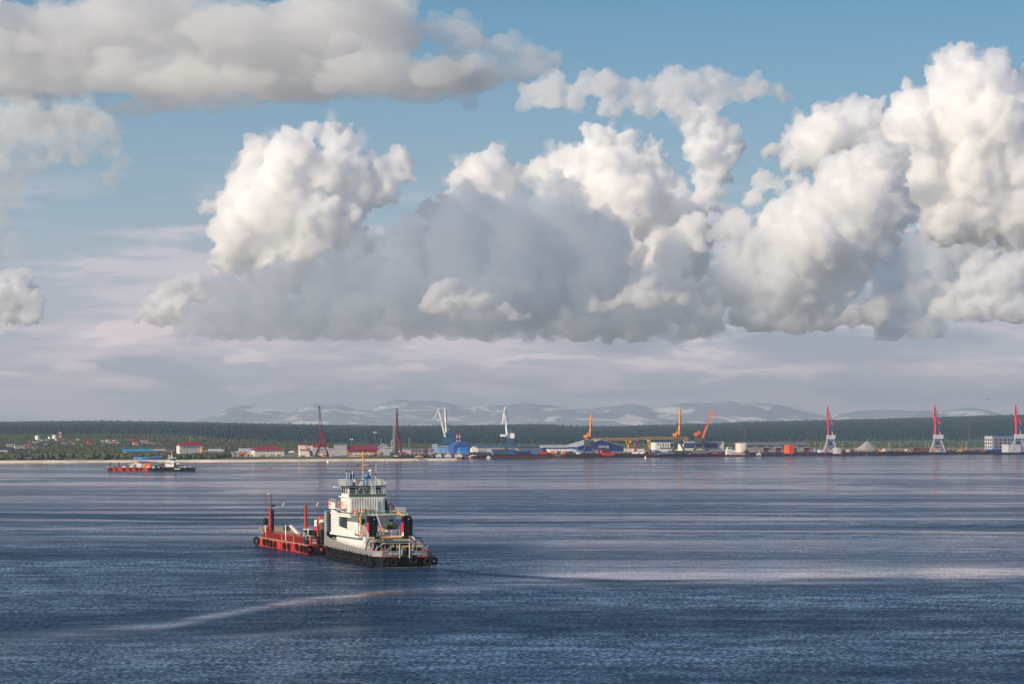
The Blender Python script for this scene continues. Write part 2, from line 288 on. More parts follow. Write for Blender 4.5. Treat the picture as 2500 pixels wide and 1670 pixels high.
# conifer forest over the hills
rg=np.random.default_rng(11)
def scatter(n,x0,x1,y0,y1):
    """even scatter inside a wedge seen from the river; px range and depth range"""
    Y=np.sqrt(rg.uniform(y0**2,y1**2,n));p=rg.uniform(x0,x1,n);return (p-1250)/7000*Y,Y
fol_m=bpy.data.materials.new('conifer_foliage');fol_m.use_nodes=True
def folm(m,c1,c2,sc_,c3=None):
    t=m.node_tree;b=t.nodes['Principled BSDF'];b.inputs['Roughness'].default_value=.9;b.inputs['Specular IOR Level'].default_value=.1
    g=N(t,'ShaderNodeNewGeometry');n=N(t,'ShaderNodeTexNoise',i_Scale=sc_,i_Detail=4,i_Roughness=.6);t.links.new(g.outputs['Position'],n.inputs['Vector'])
    n2=N(t,'ShaderNodeTexNoise',i_Scale=sc_*12,i_Detail=2);t.links.new(g.outputs['Position'],n2.inputs['Vector'])
    n3=N(t,'ShaderNodeTexNoise',i_Scale=sc_*.25,i_Detail=3);t.links.new(g.outputs['Position'],n3.inputs['Vector'])
    f=mathn(t,'ADD',mathn(t,'MULTIPLY',mathn(t,'ADD',mathn(t,'MULTIPLY',n3.outputs[0],.6),mathn(t,'MULTIPLY',n.outputs[0],.4)),.65),mathn(t,'MULTIPLY',n2.outputs[0],.35));c=mixc(t,ramp(t,f,[(.38,0),(.62,1)]),c1,c2);t.links.new(c,b.inputs['Base Color'])
folm(fol_m,(.004,.026,.040),(.012,.043,.052),.004)
def conifers(name,X,Y,h,m,r=.30):
    n=len(X);Z=tz(X,Y);k=5;a=np.arange(k)*2*np.pi/k;V=np.zeros((n,2*(k+1),3));rot=rg.uniform(0,6.28,n);lean=rg.normal(0,.02,(n,2))
    for tier,(zb,zt,rr) in enumerate(((.08,.75,r),(.45,1.0,r*.62))):
        s=tier*(k+1);ja=rg.uniform(.75,1.25,(n,k))
        V[:,s:s+k,0]=X[:,None]+np.cos(a[None]+rot[:,None]+tier)*ja*(h*rr)[:,None];V[:,s:s+k,1]=Y[:,None]+np.sin(a[None]+rot[:,None]+tier)*ja*(h*rr)[:,None]
        V[:,s:s+k,2]=(Z+h*zb)[:,None]+rg.uniform(-.05,.05,(n,k))*h[:,None];V[:,s+k,0]=X+lean[:,0]*h;V[:,s+k,1]=Y;V[:,s+k,2]=Z+h*zt
    f=[(s+i,s+(i+1)%k,s+k) for s in (0,k+1) for i in range(k)];f=np.array(f)
    Fc=(f[None]+(np.arange(n)*2*(k+1))[:,None,None]).reshape(-1,3);o=bigmesh(name,V.reshape(-1,3),Fc,m);o['kind']='stuff';return o
X,Y=scatter(112000,-250,2750,3450,9300);h=rg.uniform(5,11,len(X))*(1+.22*np.sin(X/160+Y/310)*np.sin(Y/240+X/500))*np.where(rg.random(len(X))<.06,1.35,1);fst=np.interp(1250+7000*X/Y,[0,380,560,1700,1950,2600],[4350,4300,3500,3500,4250,4350]);k_=(Y>fst)&(rg.random(len(X))<(.55+.45*sstep(0,500,Y-fst)));X,Y,h=X[k_],Y[k_],h[k_]
o=conifers('forest',X,Y,h,fol_m);o['label']='dark blue-green conifer forest covering the low hills behind the harbour'
# broadleaf thickets: jittered leafy clumps
IC1=icos(1);
def thicket(name,X,Y,R,m,label,sq=.8,lobes=3):
    n=len(X);Z=tz(X,Y);v0,f0=IC1;k=len(v0);V=np.zeros((n*lobes,k,3));
    for l in range(lobes):
        rr=R*rg.uniform(.55,.9,n);ox=rg.normal(0,.45,n)*R;oy=rg.normal(0,.45,n)*R;oz=R*rg.uniform(.3,.9,n)*sq
        j=rg.uniform(.72,1.28,(n,k,1));V[l*n:(l+1)*n]=v0[None]*rr[:,None,None]*j*np.array([1,1,sq])+np.stack([X+ox,Y+oy,Z+oz],-1)[:,None]
    Fc=(f0[None]+(np.arange(n*lobes)*k)[:,None,None]).reshape(-1,3);o=bigmesh(name,V.reshape(-1,3),Fc,m);o['kind']='stuff';o['label']=label;return o
# ---------------------------------------------------------------- clouds
IC=icos(2)
def cloud_mat(name,dens,col=(1,1,1)):
    m=bpy.data.materials.new(name);m.use_nodes=True;t=m.node_tree;t.nodes.clear()
    o=N(t,'ShaderNodeOutputMaterial');v=N(t,'ShaderNodeVolumePrincipled');v.inputs['Color'].default_value=(*col,1)
    v.inputs['Density'].default_value=dens;v.inputs['Anisotropy'].default_value=.2;t.links.new(v.outputs[0],o.inputs['Volume']);return m
CD=20000.0
def cloud(blobs,label,mat,D=CD,vox=2.7,kids=12,sub=3,d1=46,d2=12,ds=1,squash=1,base=None,seed=1,depth=.9,rr=.88,veil=False,vl=True):
    rng=np.random.default_rng(seed);k=D/F;C=[];R=[]
    for b in blobs:
        px,py,r=b[:3];dd=b[3] if len(b)>3 else 0
        c=np.array([(px-1250)*k,D+dd*k,CH+(1044-py)*k]);Rr=r*k*rr;C.append(c);R.append(Rr)
        for i in range(kids):
            n=rng.normal(size=3);n/=np.linalg.norm(n)
            if n[2]<-.35:n[2]*=-1
            r2=Rr*rng.choice([.2,.28,.42,.6,.8],p=[.3,.25,.2,.15,.1])*rng.uniform(.8,1.2);c2=c+n*Rr*.86*np.array([1,depth,squash]);C.append(c2);R.append(r2)
            for j in range(sub):
                m=rng.normal(size=3);m/=np.linalg.norm(m);q=rng.uniform(.15,.55)
                if (m@n)<0:m=-m
                C.append(c2+m*r2*.9);R.append(r2*q)
    C=np.array(C);R=np.array(R);nv=len(IC[0])
    V=(IC[0][None]*R[:,None,None]*np.array([1,1,squash])+C[:,None]).reshape(-1,3)
    if base is not None:
        zb=CH+(1044-base)*k
        V[:,2]=np.where(V[:,2]<zb,zb+(V[:,2]-zb)*.12,V[:,2])
    Fc=(IC[1][None]+(np.arange(len(C))*nv)[:,None,None]).reshape(-1,3)
    me=bpy.data.meshes.new('cumulus_cloud');me.from_pydata(V.tolist(),[],Fc.tolist())
    ob=bpy.data.objects.new('cloud',me);sc.collection.objects.link(ob)
    m=ob.modifiers.new('union','REMESH');m.mode='VOXEL';m.voxel_size=vox*k;m.use_smooth_shade=True
    for nm,s,a,dp in (('a',42,d1,5),('b',9,d2,3)):
        if a<=0: continue
        t1=bpy.data.textures.new('puff',type='CLOUDS');t1.noise_scale=s*k*ds;t1.noise_depth=dp;t1.noise_type='HARD_NOISE'
        m=ob.modifiers.new(nm,'DISPLACE');m.texture=t1;m.texture_coords='GLOBAL';m.strength=a*k;m.mid_level=.35
    m=ob.modifiers.new('clean','REMESH');m.mode='VOXEL';m.voxel_size=vox*k;m.use_smooth_shade=True
    dg=bpy.context.evaluated_depsgraph_get();me2=bpy.data.meshes.new_from_object(ob.evaluated_get(dg));ob.modifiers.clear();ob.data=me2;bpy.data.meshes.remove(me);me2.name='cloud'
    if base is not None:
        n=len(me2.vertices);a=np.empty(n*3,np.float32);me2.vertices.foreach_get('co',a);a=a.reshape(-1,3);z=a[:,2]
        zb2=zb+k*4*np.sin(a[:,0]/(k*55)+seed)+k*3*np.sin(a[:,0]/(k*23));a[:,2]=np.where(z<zb2,zb2+(z-zb2)*.1,z);me2.vertices.foreach_set('co',a.ravel());me2.update()
    me2.materials.append(mat)
    if mat is MC and not veil and vl: cloud([(q[0],q[1],q[2]*1.06,*q[3:]) for q in blobs],'thin ragged vapour round the '+label,MV,D=D,vox=5,kids=8,sub=2,d1=80,d2=34,seed=seed+50,depth=depth,base=base,veil=True).parent=ob
    ob['kind']='structure';ob['label']=label
    return ob
MC=cloud_mat('cumulus_vapour',.021,(1,1,1));MV=cloud_mat('thin_vapour',.0042);MS=cloud_mat('soft_vapour',.010,(.999,.999,1));MT=cloud_mat('sheet_vapour',.0048,(1,1,1));MG=cloud_mat('shade_tinted_vapour',.009,(.968,.985,1));MV2=cloud_mat('torn_vapour',.0050,(.995,.998,1));MX=cloud_mat('shade_cloud_vapour',.0006,(.999,.999,1))  # MG: shade's blue tint put into the vapour; MX: unseen cloud added for shade
CL=cloud
# left heap
CL([(800,328,38),(772,322,28),(845,362,40),(735,348,38),(712,350,25),(620,388,38),(680,385,42),(592,440,40),(760,420,75),(690,460,95),(830,440,65),(890,440,38),(935,425,35),(905,385,22),(975,395,34),(988,432,25),(945,460,36),(900,485,40),(865,515,45),(640,520,90),(560,495,35),(518,505,22),(497,512,12),(720,560,100),(610,590,75),(545,570,35),(680,650,90),(575,640,45),(530,655,26),(780,620,85),(560,540,45),(850,600,60)],'tall sunlit white cumulus left of centre with an arm of cloud reaching right',MC,seed=3)
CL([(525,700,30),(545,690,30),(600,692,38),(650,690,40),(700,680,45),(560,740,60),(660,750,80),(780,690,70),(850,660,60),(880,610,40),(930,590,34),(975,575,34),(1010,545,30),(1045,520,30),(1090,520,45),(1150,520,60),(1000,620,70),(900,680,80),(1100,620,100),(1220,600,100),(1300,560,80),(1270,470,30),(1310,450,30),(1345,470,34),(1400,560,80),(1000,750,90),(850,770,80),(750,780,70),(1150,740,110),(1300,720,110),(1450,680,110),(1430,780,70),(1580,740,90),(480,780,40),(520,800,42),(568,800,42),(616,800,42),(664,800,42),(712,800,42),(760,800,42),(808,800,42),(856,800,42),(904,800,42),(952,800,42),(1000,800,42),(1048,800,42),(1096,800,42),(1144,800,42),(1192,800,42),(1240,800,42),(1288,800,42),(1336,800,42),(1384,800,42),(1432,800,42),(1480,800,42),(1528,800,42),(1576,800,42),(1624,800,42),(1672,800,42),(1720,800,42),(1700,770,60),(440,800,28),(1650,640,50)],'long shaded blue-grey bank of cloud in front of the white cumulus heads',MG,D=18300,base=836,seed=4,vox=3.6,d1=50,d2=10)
CL([(470,690,28),(440,705,30),(410,720,30),(375,735,30),(350,760,24),(335,785,16),(430,750,42),(390,775,35),(490,720,35)],'small ragged cumulus low on the left flank of the tall left cumulus',MC,vox=2.6,seed=5)
CL([(1190,398,32),(1215,412,36),(1150,412,36),(1125,440,32),(1180,450,60),(1240,450,45),(1120,480,40),(1060,520,34),(1110,540,60),(1180,540,80),(1060,600,60),(1240,560,70),(1100,650,80)],'pale domed cumulus between the left heap and the right-of-centre heap',MC,D=20500,seed=6)
CL([(1480,340,38),(1455,352,36),(1520,362,36),(1385,378,32),(1415,385,36),(1350,400,28),(1315,408,26),(1300,430,26),(1600,358,22),(1580,375,26),(1608,388,22),(1480,420,80),(1400,440,65),(1340,450,50),(1560,430,55),(1620,450,40),(1500,520,100),(1400,540,90),(1600,530,80),(1650,480,30),(1660,600,90),(1480,640,110),(1360,640,90),(1600,700,100),(1420,760,90),(1540,780,70),(1700,780,60)],'rounded white cumulus right of centre below the ribbon of cloud',MC,base=836,seed=7)
# mid stem
CL([(1700,300,38),(1680,285,28),(1730,320,45),(1770,345,38),(1795,350,24),(1695,350,26),(1725,380,48),(1780,370,30),(1745,420,42),(1710,440,32),(1730,470,40),(1770,395,28),(1715,495,40)],'pillar of cloud rising between the two big cumulus heaps',MC,seed=8)
# right giant
CL([(2330,138,32),(2365,140,30),(2300,160,30),(2430,155,36),(2455,180,28),(2285,190,26),(2350,200,70),(2420,220,65),(2300,240,50),(2220,240,34),(2200,262,30),(2260,280,60),(2190,300,45),(2350,310,110),(2450,300,90),(2230,360,80),(2500,400,120),(2380,430,120),(2250,440,90),(2490,520,110),(2400,520,90),(2320,540,80)],'towering white cumulus at the right edge of the sky',MC,seed=9)
CL([(2040,285,38),(2000,295,38),(1960,305,34),(1935,325,26),(2090,268,34),(2130,290,40),(2120,340,65),(2040,340,65),(1970,350,45),(1915,365,24),(1885,375,18),(1865,385,12),(1930,395,34),(2000,390,45),(2190,330,50)],'shaded shelf of cloud left of the towering right cumulus',MC,D=21500,seed=10)
CL([(2150,385,34),(2180,400,36),(2100,385,34),(2060,395,32),(2030,410,32),(2150,430,70),(2070,440,60),(2020,480,55),(1955,470,34),(1900,455,24),(1868,440,22),(1865,462,18),(1925,432,16),(1840,485,30),(1990,540,70),(2100,520,95),(2180,520,60),(1900,540,60),(2000,620,95),(2090,620,70),(2150,590,40),(1900,620,34),(1850,600,50),(1800,560,40),(1880,690,60),(1960,700,90),(2060,700,60),(1930,740,60),(1870,740,50),(1800,775,34),(1850,785,50),(1930,790,50),(2010,780,50),(2080,770,45),(1810,650,50),(1780,700,60),(2140,760,50)],'diagonal bank of bright cumulus descending to the lower left on the right side',MC,D=18500,base=812,seed=11)
CL([(2400,640,34),(2370,655,28),(2440,650,26),(2380,690,36),(2335,715,34),(2310,745,30),(2295,768,22),(2350,760,38),(2450,690,50),(2490,660,50),(2400,750,45),(2470,760,50)],'small cream cumulus low at the right edge',MC,D=18000,vox=2.6,base=790,seed=12)
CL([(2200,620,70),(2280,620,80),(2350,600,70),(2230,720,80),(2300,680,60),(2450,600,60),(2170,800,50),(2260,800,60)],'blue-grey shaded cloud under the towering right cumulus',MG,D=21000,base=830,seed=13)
CL([(1080,715,26),(1060,728,28),(1120,720,24),(1150,735,24),(1100,745,36),(1180,755,24),(1215,762,22),(1250,770,20),(1285,772,14),(1045,755,24)],'little bright cumulus before the grey mass in the middle of the sky',MC,D=17500,vox=2.4,base=788,seed=14)
CL([(1560,705,22),(1590,700,22),(1610,715,22),(1540,725,24),(1650,735,22),(1500,745,24),(1580,740,32),(1470,755,20)],'faint pale cumulus before the grey mass right of centre',MC,D=17500,vox=2.4,base=762,seed=15)
CL([(15,680,22),(45,678,24),(70,690,18),(10,720,30),(50,720,38),(85,740,24),(20,770,34),(70,775,34),(100,760,16),(-30,740,40)],'small cumulus cut by the left edge low in the sky',MC,vox=2.6,base=800,seed=16)
# long soft sheets
CL([(x,90+45*math.sin(x*.013)+dd*.03,120,dd) for x in range(-350,1000,85) for dd in (-160,160)]+[(x,190+20*math.sin(x*.02),75,dd) for x in range(-300,1180,75) for dd in (-150,150)]+[(1000,80,70),(1080,85,62),(1150,105,60),(1220,120,50),(1290,135,52),(1345,150,40),(1260,180,60),(1180,190,65),(1310,175,38)]+[(x,275-(x-360)*.07,44,-100) for x in range(300,1200,42)]+[(x,225,70,-200) for x in range(-250,900,70)]+[(120,290,60),(220,300,50),(-150,330,90)],'broad soft lavender-grey cloud sheet across the upper left',MT,D=15000,vox=6,squash=.55,d1=40,d2=14,ds=2.0,kids=12,sub=3,seed=20,depth=1.6)
CL([(-40,330,80),(60,300,75),(160,300,60),(230,310,50),(-80,420,80),(0,400,60),(265,350,34),(285,400,26),(275,430,18),(300,380,14),(-10,480,55),(-30,550,40),(60,350,50),(50,440,34),(150,350,60),(90,400,45),(200,380,40),(-60,600,50),(20,620,30),(250,320,50),(330,400,9),(80,470,18)],'torn grey wisp of cloud hanging under the sheet at the left edge',MV2,D=14500,vox=5,d1=80,d2=30,kids=12,sub=3,seed=22)
CL([(1300,225,34),(1350,215,40),(1410,225,42),(1480,215,45),(1400,250,40),(1340,250,34),(1290,258,22),(1550,225,45),(1620,215,50),(1700,210,48),(1750,195,40),(1735,180,28),(1800,225,38),(1850,215,30),(1890,225,26),(1915,235,14),(1650,255,50),(1570,260,40),(1500,260,35),(1740,250,45)],'soft ribbon of cloud right of the broad sheet above the pillar',MS,D=20000,squash=.8,d1=50,d2=16,vox=4,seed=21)
# an unseen thin cloud, added beyond the left edge to shade the bank
def shade_cloud(pts,D,label,seed):
    k=D/F;return cloud([(1250+x/k,1044-(z-CH)/k,r/k,(y-D)/k) for x,y,z,r in pts],label,MX,D=D,vox=12,kids=8,sub=2,seed=seed)
shade_cloud([(-6000,15150,3600,520),(-6000,14650,4100,600),(-6000,14100,4600,650),(-6000,13700,5000,600),(-6000,13350,5400,480),(-6500,14400,4700,500)],15000,'unseen cloud added left of the view to shade the grey bank',30)
# ---------------------------------------------------------------- harbour
TH=math.radians(38.5)      # the quay runs away to the right
TL=math.radians(24)        # the left bank too, less steeply
def mm(n,c,**k): return mat(n,c,**k)
M=dict(white=mm('white_paint',(.78,.75,.70),stain=((.45,.33,.22),.35,.5)),cream=mm('cream_render',(.72,.66,.56),scale=.2,stain=((.45,.38,.3),.4,.15)),
 grey=mm('grey_metal',(.36,.37,.38),scale=.3),lgrey=mm('light_grey_cladding',(.40,.40,.42),scale=.2,stain=((.35,.32,.3),.4,.1)),dgrey=mm('dark_grey_paint',(.07,.08,.09)),
 black=mm('black_rubber',(.012,.013,.015),rough=.8,var=.3,scale=2),maroon=mm('maroon_roof',(.30,.018,.035),rough=.5,scale=.15,stain=((.2,.02,.03),.4,.1)),
 red=mm('red_paint',(.62,.028,.022),scale=.6,stain=((.30,.06,.03),.5,.6)),cred=mm('crane_red',(.62,.015,.045),rough=.45),dred=mm('dark_red_paint',(.13,.010,.02),stain=((.1,.02,.02),.4,.4)),
 blue=mm('blue_cladding',(.022,.085,.32),scale=.15,rough=.45,stain=((.05,.12,.3),.4,.1)),bblue=mm('bright_blue',(.03,.22,.62),rough=.45),tblue=mm('teal_blue_paint',(.01,.085,.19),rough=.5),
 dblue=mm('deep_blue_cladding',(.015,.03,.20),scale=.15,rough=.45),lblue=mm('pale_blue_paint',(.16,.36,.62)),navy=mm('navy_paint',(.01,.03,.14)),
 orange=mm('orange_paint',(.85,.16,.02),rough=.45,stain=((.5,.08,.02),.3,.4)),yellow=mm('yellow_paint',(.85,.38,.015),rough=.45,stain=((.5,.2,.02),.3,.4)),oyel=mm('crane_yellow',(.85,.30,.03),rough=.45),
 green=mm('dark_green_paint',(.03,.07,.05)),brick=mm('orange_brick',(.50,.17,.07),scale=.5,var=.2),rust=mm('rusty_steel',(.16,.045,.035),rough=.8,var=.3,stain=((.28,.10,.05),.6,.3)),
 concrete=mm('concrete',(.40,.36,.31),rough=.9,var=.2,stain=((.25,.22,.19),.5,.15)),dconc=mm('dark_concrete',(.12,.10,.10),rough=.9),slate=mm('grey_roof',(.17,.16,.19),rough=.7,var=.2,scale=.1),
 roofg=mm('pale_grey_roof',(.42,.43,.45),rough=.55),glass=mm('window_glass',(.02,.025,.035),rough=.15,spec=.6,var=.3),gravel=mm('gravel',(.30,.29,.28),rough=.95,var=.25,scale=.6,bump=.3),
 coal=mm('coal',(.03,.028,.03),rough=.9,var=.4),sand=mm('sand_heap',(.42,.32,.2),rough=.95,var=.2),steel=mm('galvanised_steel',(.36,.40,.45),rough=.4,metal=.3),wood=mm('weathered_timber',(.28,.2,.13),rough=.9),earth=mm('brown_earth',(.16,.10,.07),rough=.95,var=.3,bump=.2),
 dgreen=mm('green_wagon_paint',(.05,.085,.055),stain=((.1,.06,.04),.4,.3)),cyan=mm('sky_blue_roof',(.02,.28,.62),rough=.45))
def W(px,Y): return (px-1250)/7000*Y
def PZ(y,Y): return CH-(y-1044)*Y/7000
CLEAR=[]
def Yof(y,z=GZ):
    if z==GZ: y=min(y,1115.2)
    return (CH-z)*7000/(y-1044)
def along(xc,Yc,px,c,s):
    """distance from (xc,Yc) along direction (c,s) at which the sight line of column px is met"""
    k=(px-1250)/7000;return (xc-k*Yc)/(k*s-c)
def bld(label,xl,xc,xr,yb,yt,wall='white',roof='maroon',kind='flat',rise=8,th=TH,rows=0,cols=0,win='glass',ww=.45,wh=.5,side=(0,0),depth=16,cat='building',name='building',group=None,doors=(),extras=None,z0=None,over=.5,wy=(.12,.92),wx=(.04,.96)):
    """building whose near corner stands at column xc; its front runs to xr, its left flank back to xl. yb/yt: rows of ground and eaves at the corner"""
    z0=GZ if z0 is None else z0;Yc=Yof(yb,z0);Xc=W(xc,Yc);c,s=math.cos(th),math.sin(th)
    L=along(Xc,Yc,xr,c,s);D=along(Xc,Yc,xl,-s,c) if xl<xc-.5 else depth
    if not 4<D<60: D=depth
    CLEAR.append((xl,xr,Yc-160,Yc+30))
    H=PZ(yt,Yc)-z0;t=thing(name,label,cat,(Xc,Yc,z0),th,group)
    MB().box(0,L,0,D,-1,H).build('wall',M[wall],t)
    R=rise*Yc/7000;o=over
    if kind=='gable':      # ridge along the front
        MB().prism([(-o,H),(D+o,H),(D/2,H+R)],'x',-o*.6,L+o*.6).build('roof',M[roof],t)
    elif kind=='gablef':   # gable faces the front
        MB().prism([(0,H),(L,H),(L/2,H+R)],'y',0,D).build('gable',M[wall],t)
        a=.35;mb=MB();mb.prism([(-o,H-.1),(L/2,H+R),(L/2,H+R+a),(-o,H+a)],'y',-o,D+o).prism([(L+o,H-.1),(L/2,H+R),(L/2,H+R+a),(L+o,H+a)],'y',-o,D+o);mb.build('roof',M[roof],t)
    elif kind=='hip':
        q=min(D/2,L*.3);V=[(-o,-o,H),(L+o,-o,H),(L+o,D+o,H),(-o,D+o,H),(q,D/2,H+R),(L-q,D/2,H+R)]
        MB().add(V,[(0,1,5,4),(1,2,5),(2,3,4,5),(3,0,4),(3,2,1,0)]).build('roof',M[roof],t)
    elif kind=='arch':     # barrel along the front
        n=10;P=[(-o+(D+2*o)*i/n,H+R*math.sin(math.pi*i/n)) for i in range(n+1)];MB().prism(P,'x',0,L).build('roof',M[roof],t)
    elif kind=='archf':
        n=12;P=[(L*i/n,H+R*math.sin(math.pi*i/n)) for i in range(n+1)];MB().prism(P,'y',-.2,D+.2).build('roof',M[roof],t)
    elif kind=='mono':
        MB().prism([(-o,H),(D+o,H),(D+o,H+R)],'x',-o,L+o).build('roof',M[roof],t)
    else: MB().box(-.25,L+.25,-.25,D+.25,H,H+max(.35,R)).build('roof',M[roof],t)
    me=None
    def wins(n,m,W_,face):
        nonlocal me
        if not n: return
        hw=H*(wy[1]-wy[0])/n;cw=W_*(wx[1]-wx[0])/m
        for i in range(n):
            for j in range(m):
                zc=H*wy[0]+hw*(i+.5);xq=W_*wx[0]+cw*(j+.5)
                if me is None:
                    a,b=cw*ww/2,hw*wh/2;o_=MB().box(-a,a,-.06,.04,-b,b).build('window',M[win],t);me=o_
                else: o_=me.copy();sc.collection.objects.link(o_);o_.parent=t
                o_.location=(xq,0,zc) if face=='f' else (0,xq,zc)
                if face=='s': o_.rotation_euler=(0,0,-math.pi/2);o_.scale=(.8,1,1)
    wins(rows,cols,L,'f');wins(side[0],side[1],D,'s')
    for (a,b,h,mt_) in doors: MB().box(L*a,L*b,-.08,.02,.0,H*h).build('door',M[mt_],t)
    if extras: extras(t,L,D,H,R)
    return t
# quay wall: concrete sheet piling with posts and a timber capping
def qpt(x,off=0):
    y=float(shore(x));return (x+off*math.sin(TH),y-off*math.cos(TH))
xs_=[-38,62,187,315,472,800,1500];mb=MB();cap=MB();pst=MB();V=[]
PL=[(-66,2246),(-24.5,2253)]+[(x,float(shore(x))) for x in (62,187,315,472,1000,1500)]
for (a,b),(c,d) in zip(PL[:-1],PL[1:]):
    L_=math.hypot(c-a,d-b);ux,uy=(c-a)/L_,(d-b)/L_;nx_,ny_=uy,-ux
    def q_(t,o): return (a+ux*t+nx_*o,b+uy*t+ny_*o)
    p=[q_(0,0),q_(L_,0),q_(L_,-14),q_(0,-14)];mb.prism(p,'z',-2,GZ-.35);p=[q_(0,.5),q_(L_,.5),q_(L_,-13.5),q_(0,-13.5)];cap.prism(p,'z',GZ-.35,GZ+.12)
    for k in range(int(L_//9)):
        x,y=q_(k*9+4,.35);pst.box(x-.35,x+.35,y-.3,y+.3,-1,GZ-.3)
qw=thing('quay_wall','long dark quay wall with rusty fender posts along the right-hand waterfront','wall',(0,0,0))
mb.build('wall',M['dconc'],qw);cap.build('coping',M['dconc'],qw);o=pst.build('fender_posts',M['rust'],qw)
# yard sheet behind it
yard_m=mat('yard_gravel',(.23,.19,.16),.95,.3,.05,stain=((.10,.09,.08),.6,.03))
V=[];xs2=np.linspace(-60,1500,120)
for x in xs2:
    y=float(shore(x));V+=[(x,y+9,GZ+.06),(x-120,y+230,GZ+.06)]
i=np.arange(119)[:,None]*2;Fc=np.stack([i[:,0],i[:,0]+2,i[:,0]+3,i[:,0]+1],-1);yd=bigmesh('yard',V,Fc,yard_m);yd['kind']='structure'
V=[];xs2=np.linspace(-190,-68,40)
for x in xs2:
    y=float(shore(x));V+=[(x,y+34,GZ+.06),(x,y+380,GZ+.06)]
i=np.arange(39)[:,None]*2;Fc=np.stack([i[:,0],i[:,0]+2,i[:,0]+3,i[:,0]+1],-1);yd=bigmesh('yard',V,Fc,yard_m);yd['kind']='structure'
# ---- buildings
def bx(t,L,D,H,R): pass
def gutter(t,L,D,H,R): MB().box(-.2,L+.2,-.6,-.3,H-.3,H).build('gutter',M['white'],t)
def e_white4(t,L,D,H,R):
    MB().box(L*.87,L*.92,-1.6,.02,H*.28,H*.86).build('bay',M['yellow'],t)
    MB().tube((L*.5,D/2,H+R-.5),(L*.5,D/2,H+R+5),.15).build('aerial',M['steel'],t)
bld('four storey white block with maroon hipped roof behind the willows','x' and 431,438,498,1111,1087,roof='maroon',kind='hip',rise=7.5,th=TL,rows=4,cols=8,ww=.30,wh=.36,extras=e_white4,over=.9,side=(3,1))
t=bld('low maroon shed in front of the four storey white block',414,415,453,1108,1103.5,wall='dred',roof='maroon',kind='gable',rise=2,th=TL)
bld('long maroon roofed shed left of the four storey white block',375,376,414,1108,1106,wall='dred',roof='maroon',kind='gable',rise=2,th=TL)
bld('small maroon shed under the right side of the four storey white block',455,456,472,1108,1103.5,wall='dred',roof='maroon',kind='gable',rise=1.5,th=TL)
bld('long low white building with bright blue roof and a row of windows',299,303,375,1106.5,1102,roof='cyan',kind='mono',rise=5,th=math.radians(12),rows=1,cols=10,ww=.5,wh=.6,extras=lambda t,L,D,H,R:None,depth=14)
bld('grey arched hangar between the blue roofed building and the white block',374,375,408,1104,1101,wall='lgrey',roof='roofg',kind='arch',rise=4.5,th=TL)
bld('grey arched hangar right of the four storey white block',508,509,542,1107,1102,wall='lgrey',roof='roofg',kind='arch',rise=6,th=math.radians(8))
bld('short silver tank shed beside the grey arched hangar',541,542,549,1107,1101,wall='lgrey',roof='roofg',kind='archf',rise=4,th=.1)
bld('long grey arched hangar left of the cream two storey block',582,584,622,1106,1103,wall='lgrey',roof='roofg',kind='arch',rise=8,th=math.radians(8))
bld('cream two storey block with maroon hipped roof and two rows of small windows',619,621,694,1115,1098.5,wall='cream',roof='maroon',kind='hip',rise=9.5,th=TL*.6,rows=2,cols=8,ww=.25,wh=.22,over=1,wy=(.1,1.0))
# barn with gambrel maroon roof
def e_barn(t,L,D,H,R):
    P=[(0,H),(-.06*L,H+R*.2),(.06*L,H+R*.72),(.42*L,H+R),(.66*L,H+R*.82),(L,H+R*.35),(L,H)]
    MB().prism(P,'y',-.05,D).build('gable',M['cream'],t)
    MB().prism([(-.08*L,H+R*.1),(.05*L,H+R*.76),(.42*L,H+R*1.05),(.42*L,H+R*1.0),(.07*L,H+R*.7),(-.04*L,H+R*.1)],'y',-.4,D+.4).build('roof_edge',M['maroon'],t)
    for x in (.68,.85):
        MB().tube((x*L,-.1,H+R*.48),(x*L,.1,H+R*.48),.9,n=10).build('window',M['glass'],t)
bld('tall cream barn-like hall with curved maroon roof and two round windows',720,731,763,1115,1086,wall='cream',roof='maroon',kind='flat',rise=0,th=.12,extras=e_barn,rows=1,cols=4,wy=(.6,.8),wx=(.5,.9),ww=.3,wh=.6)
MB_=None
bld('small cream house with maroon hipped roof in front of the tall hall',729,733,756,1116,1099,wall='cream',roof='maroon',kind='hip',rise=7,th=.1,rows=1,cols=4,ww=.25,wh=.25,wy=(.6,1))
bld('white shed with maroon roof behind the dark red lattice crane',763,764,803,1108,1092,wall='white',roof='maroon',kind='gable',rise=6,th=.12)
bld('pale corrugated warehouse behind the dark red lattice crane',758,759,832,1113,1096,wall='lgrey',roof='roofg',kind='flat',rise=.5,th=.1)
bld('tall pale grey shed left of the brick building',816,817,847,1112,1087,wall='lgrey',roof='roofg',kind='flat',rise=.5,th=.1)
bld('brick building with long maroon roof and orange gable end',840,848,922,1112,1098,wall='brick',roof='maroon',kind='gable',rise=10,th=.16,rows=1,cols=6,ww=.5,wh=.3,wy=(.45,.8),over=1.2,doors=((.12,.86,.42,'cream'),))
def e_gab(t,L,D,H,R): MB().box(L*.3,L*.45,-.1,.02,0,H*.5).build('door',M['dgrey'],t)
bld('grey gabled warehouse right of the brick building',918,920,954,1110,1097,wall='lgrey',roof='roofg',kind='gablef',rise=12.5,th=.1,extras=e_gab)
bld('low grey shed left of the maroon tower crane',936,937,958,1112,1094,wall='lgrey',roof='roofg',kind='mono',rise=2,th=.1)
bld('flat grey shed right of the maroon tower crane',974,975,1004,1110,1096,wall='lgrey',roof='slate',kind='gable',rise=3,th=.1)
bld('low open shed with dark roof behind the fishing launches',998,1000,1060,1108,1099,wall='lgrey',roof='slate',kind='gable',rise=4,th=.14,rows=1,cols=6,ww=.6,wh=.5)
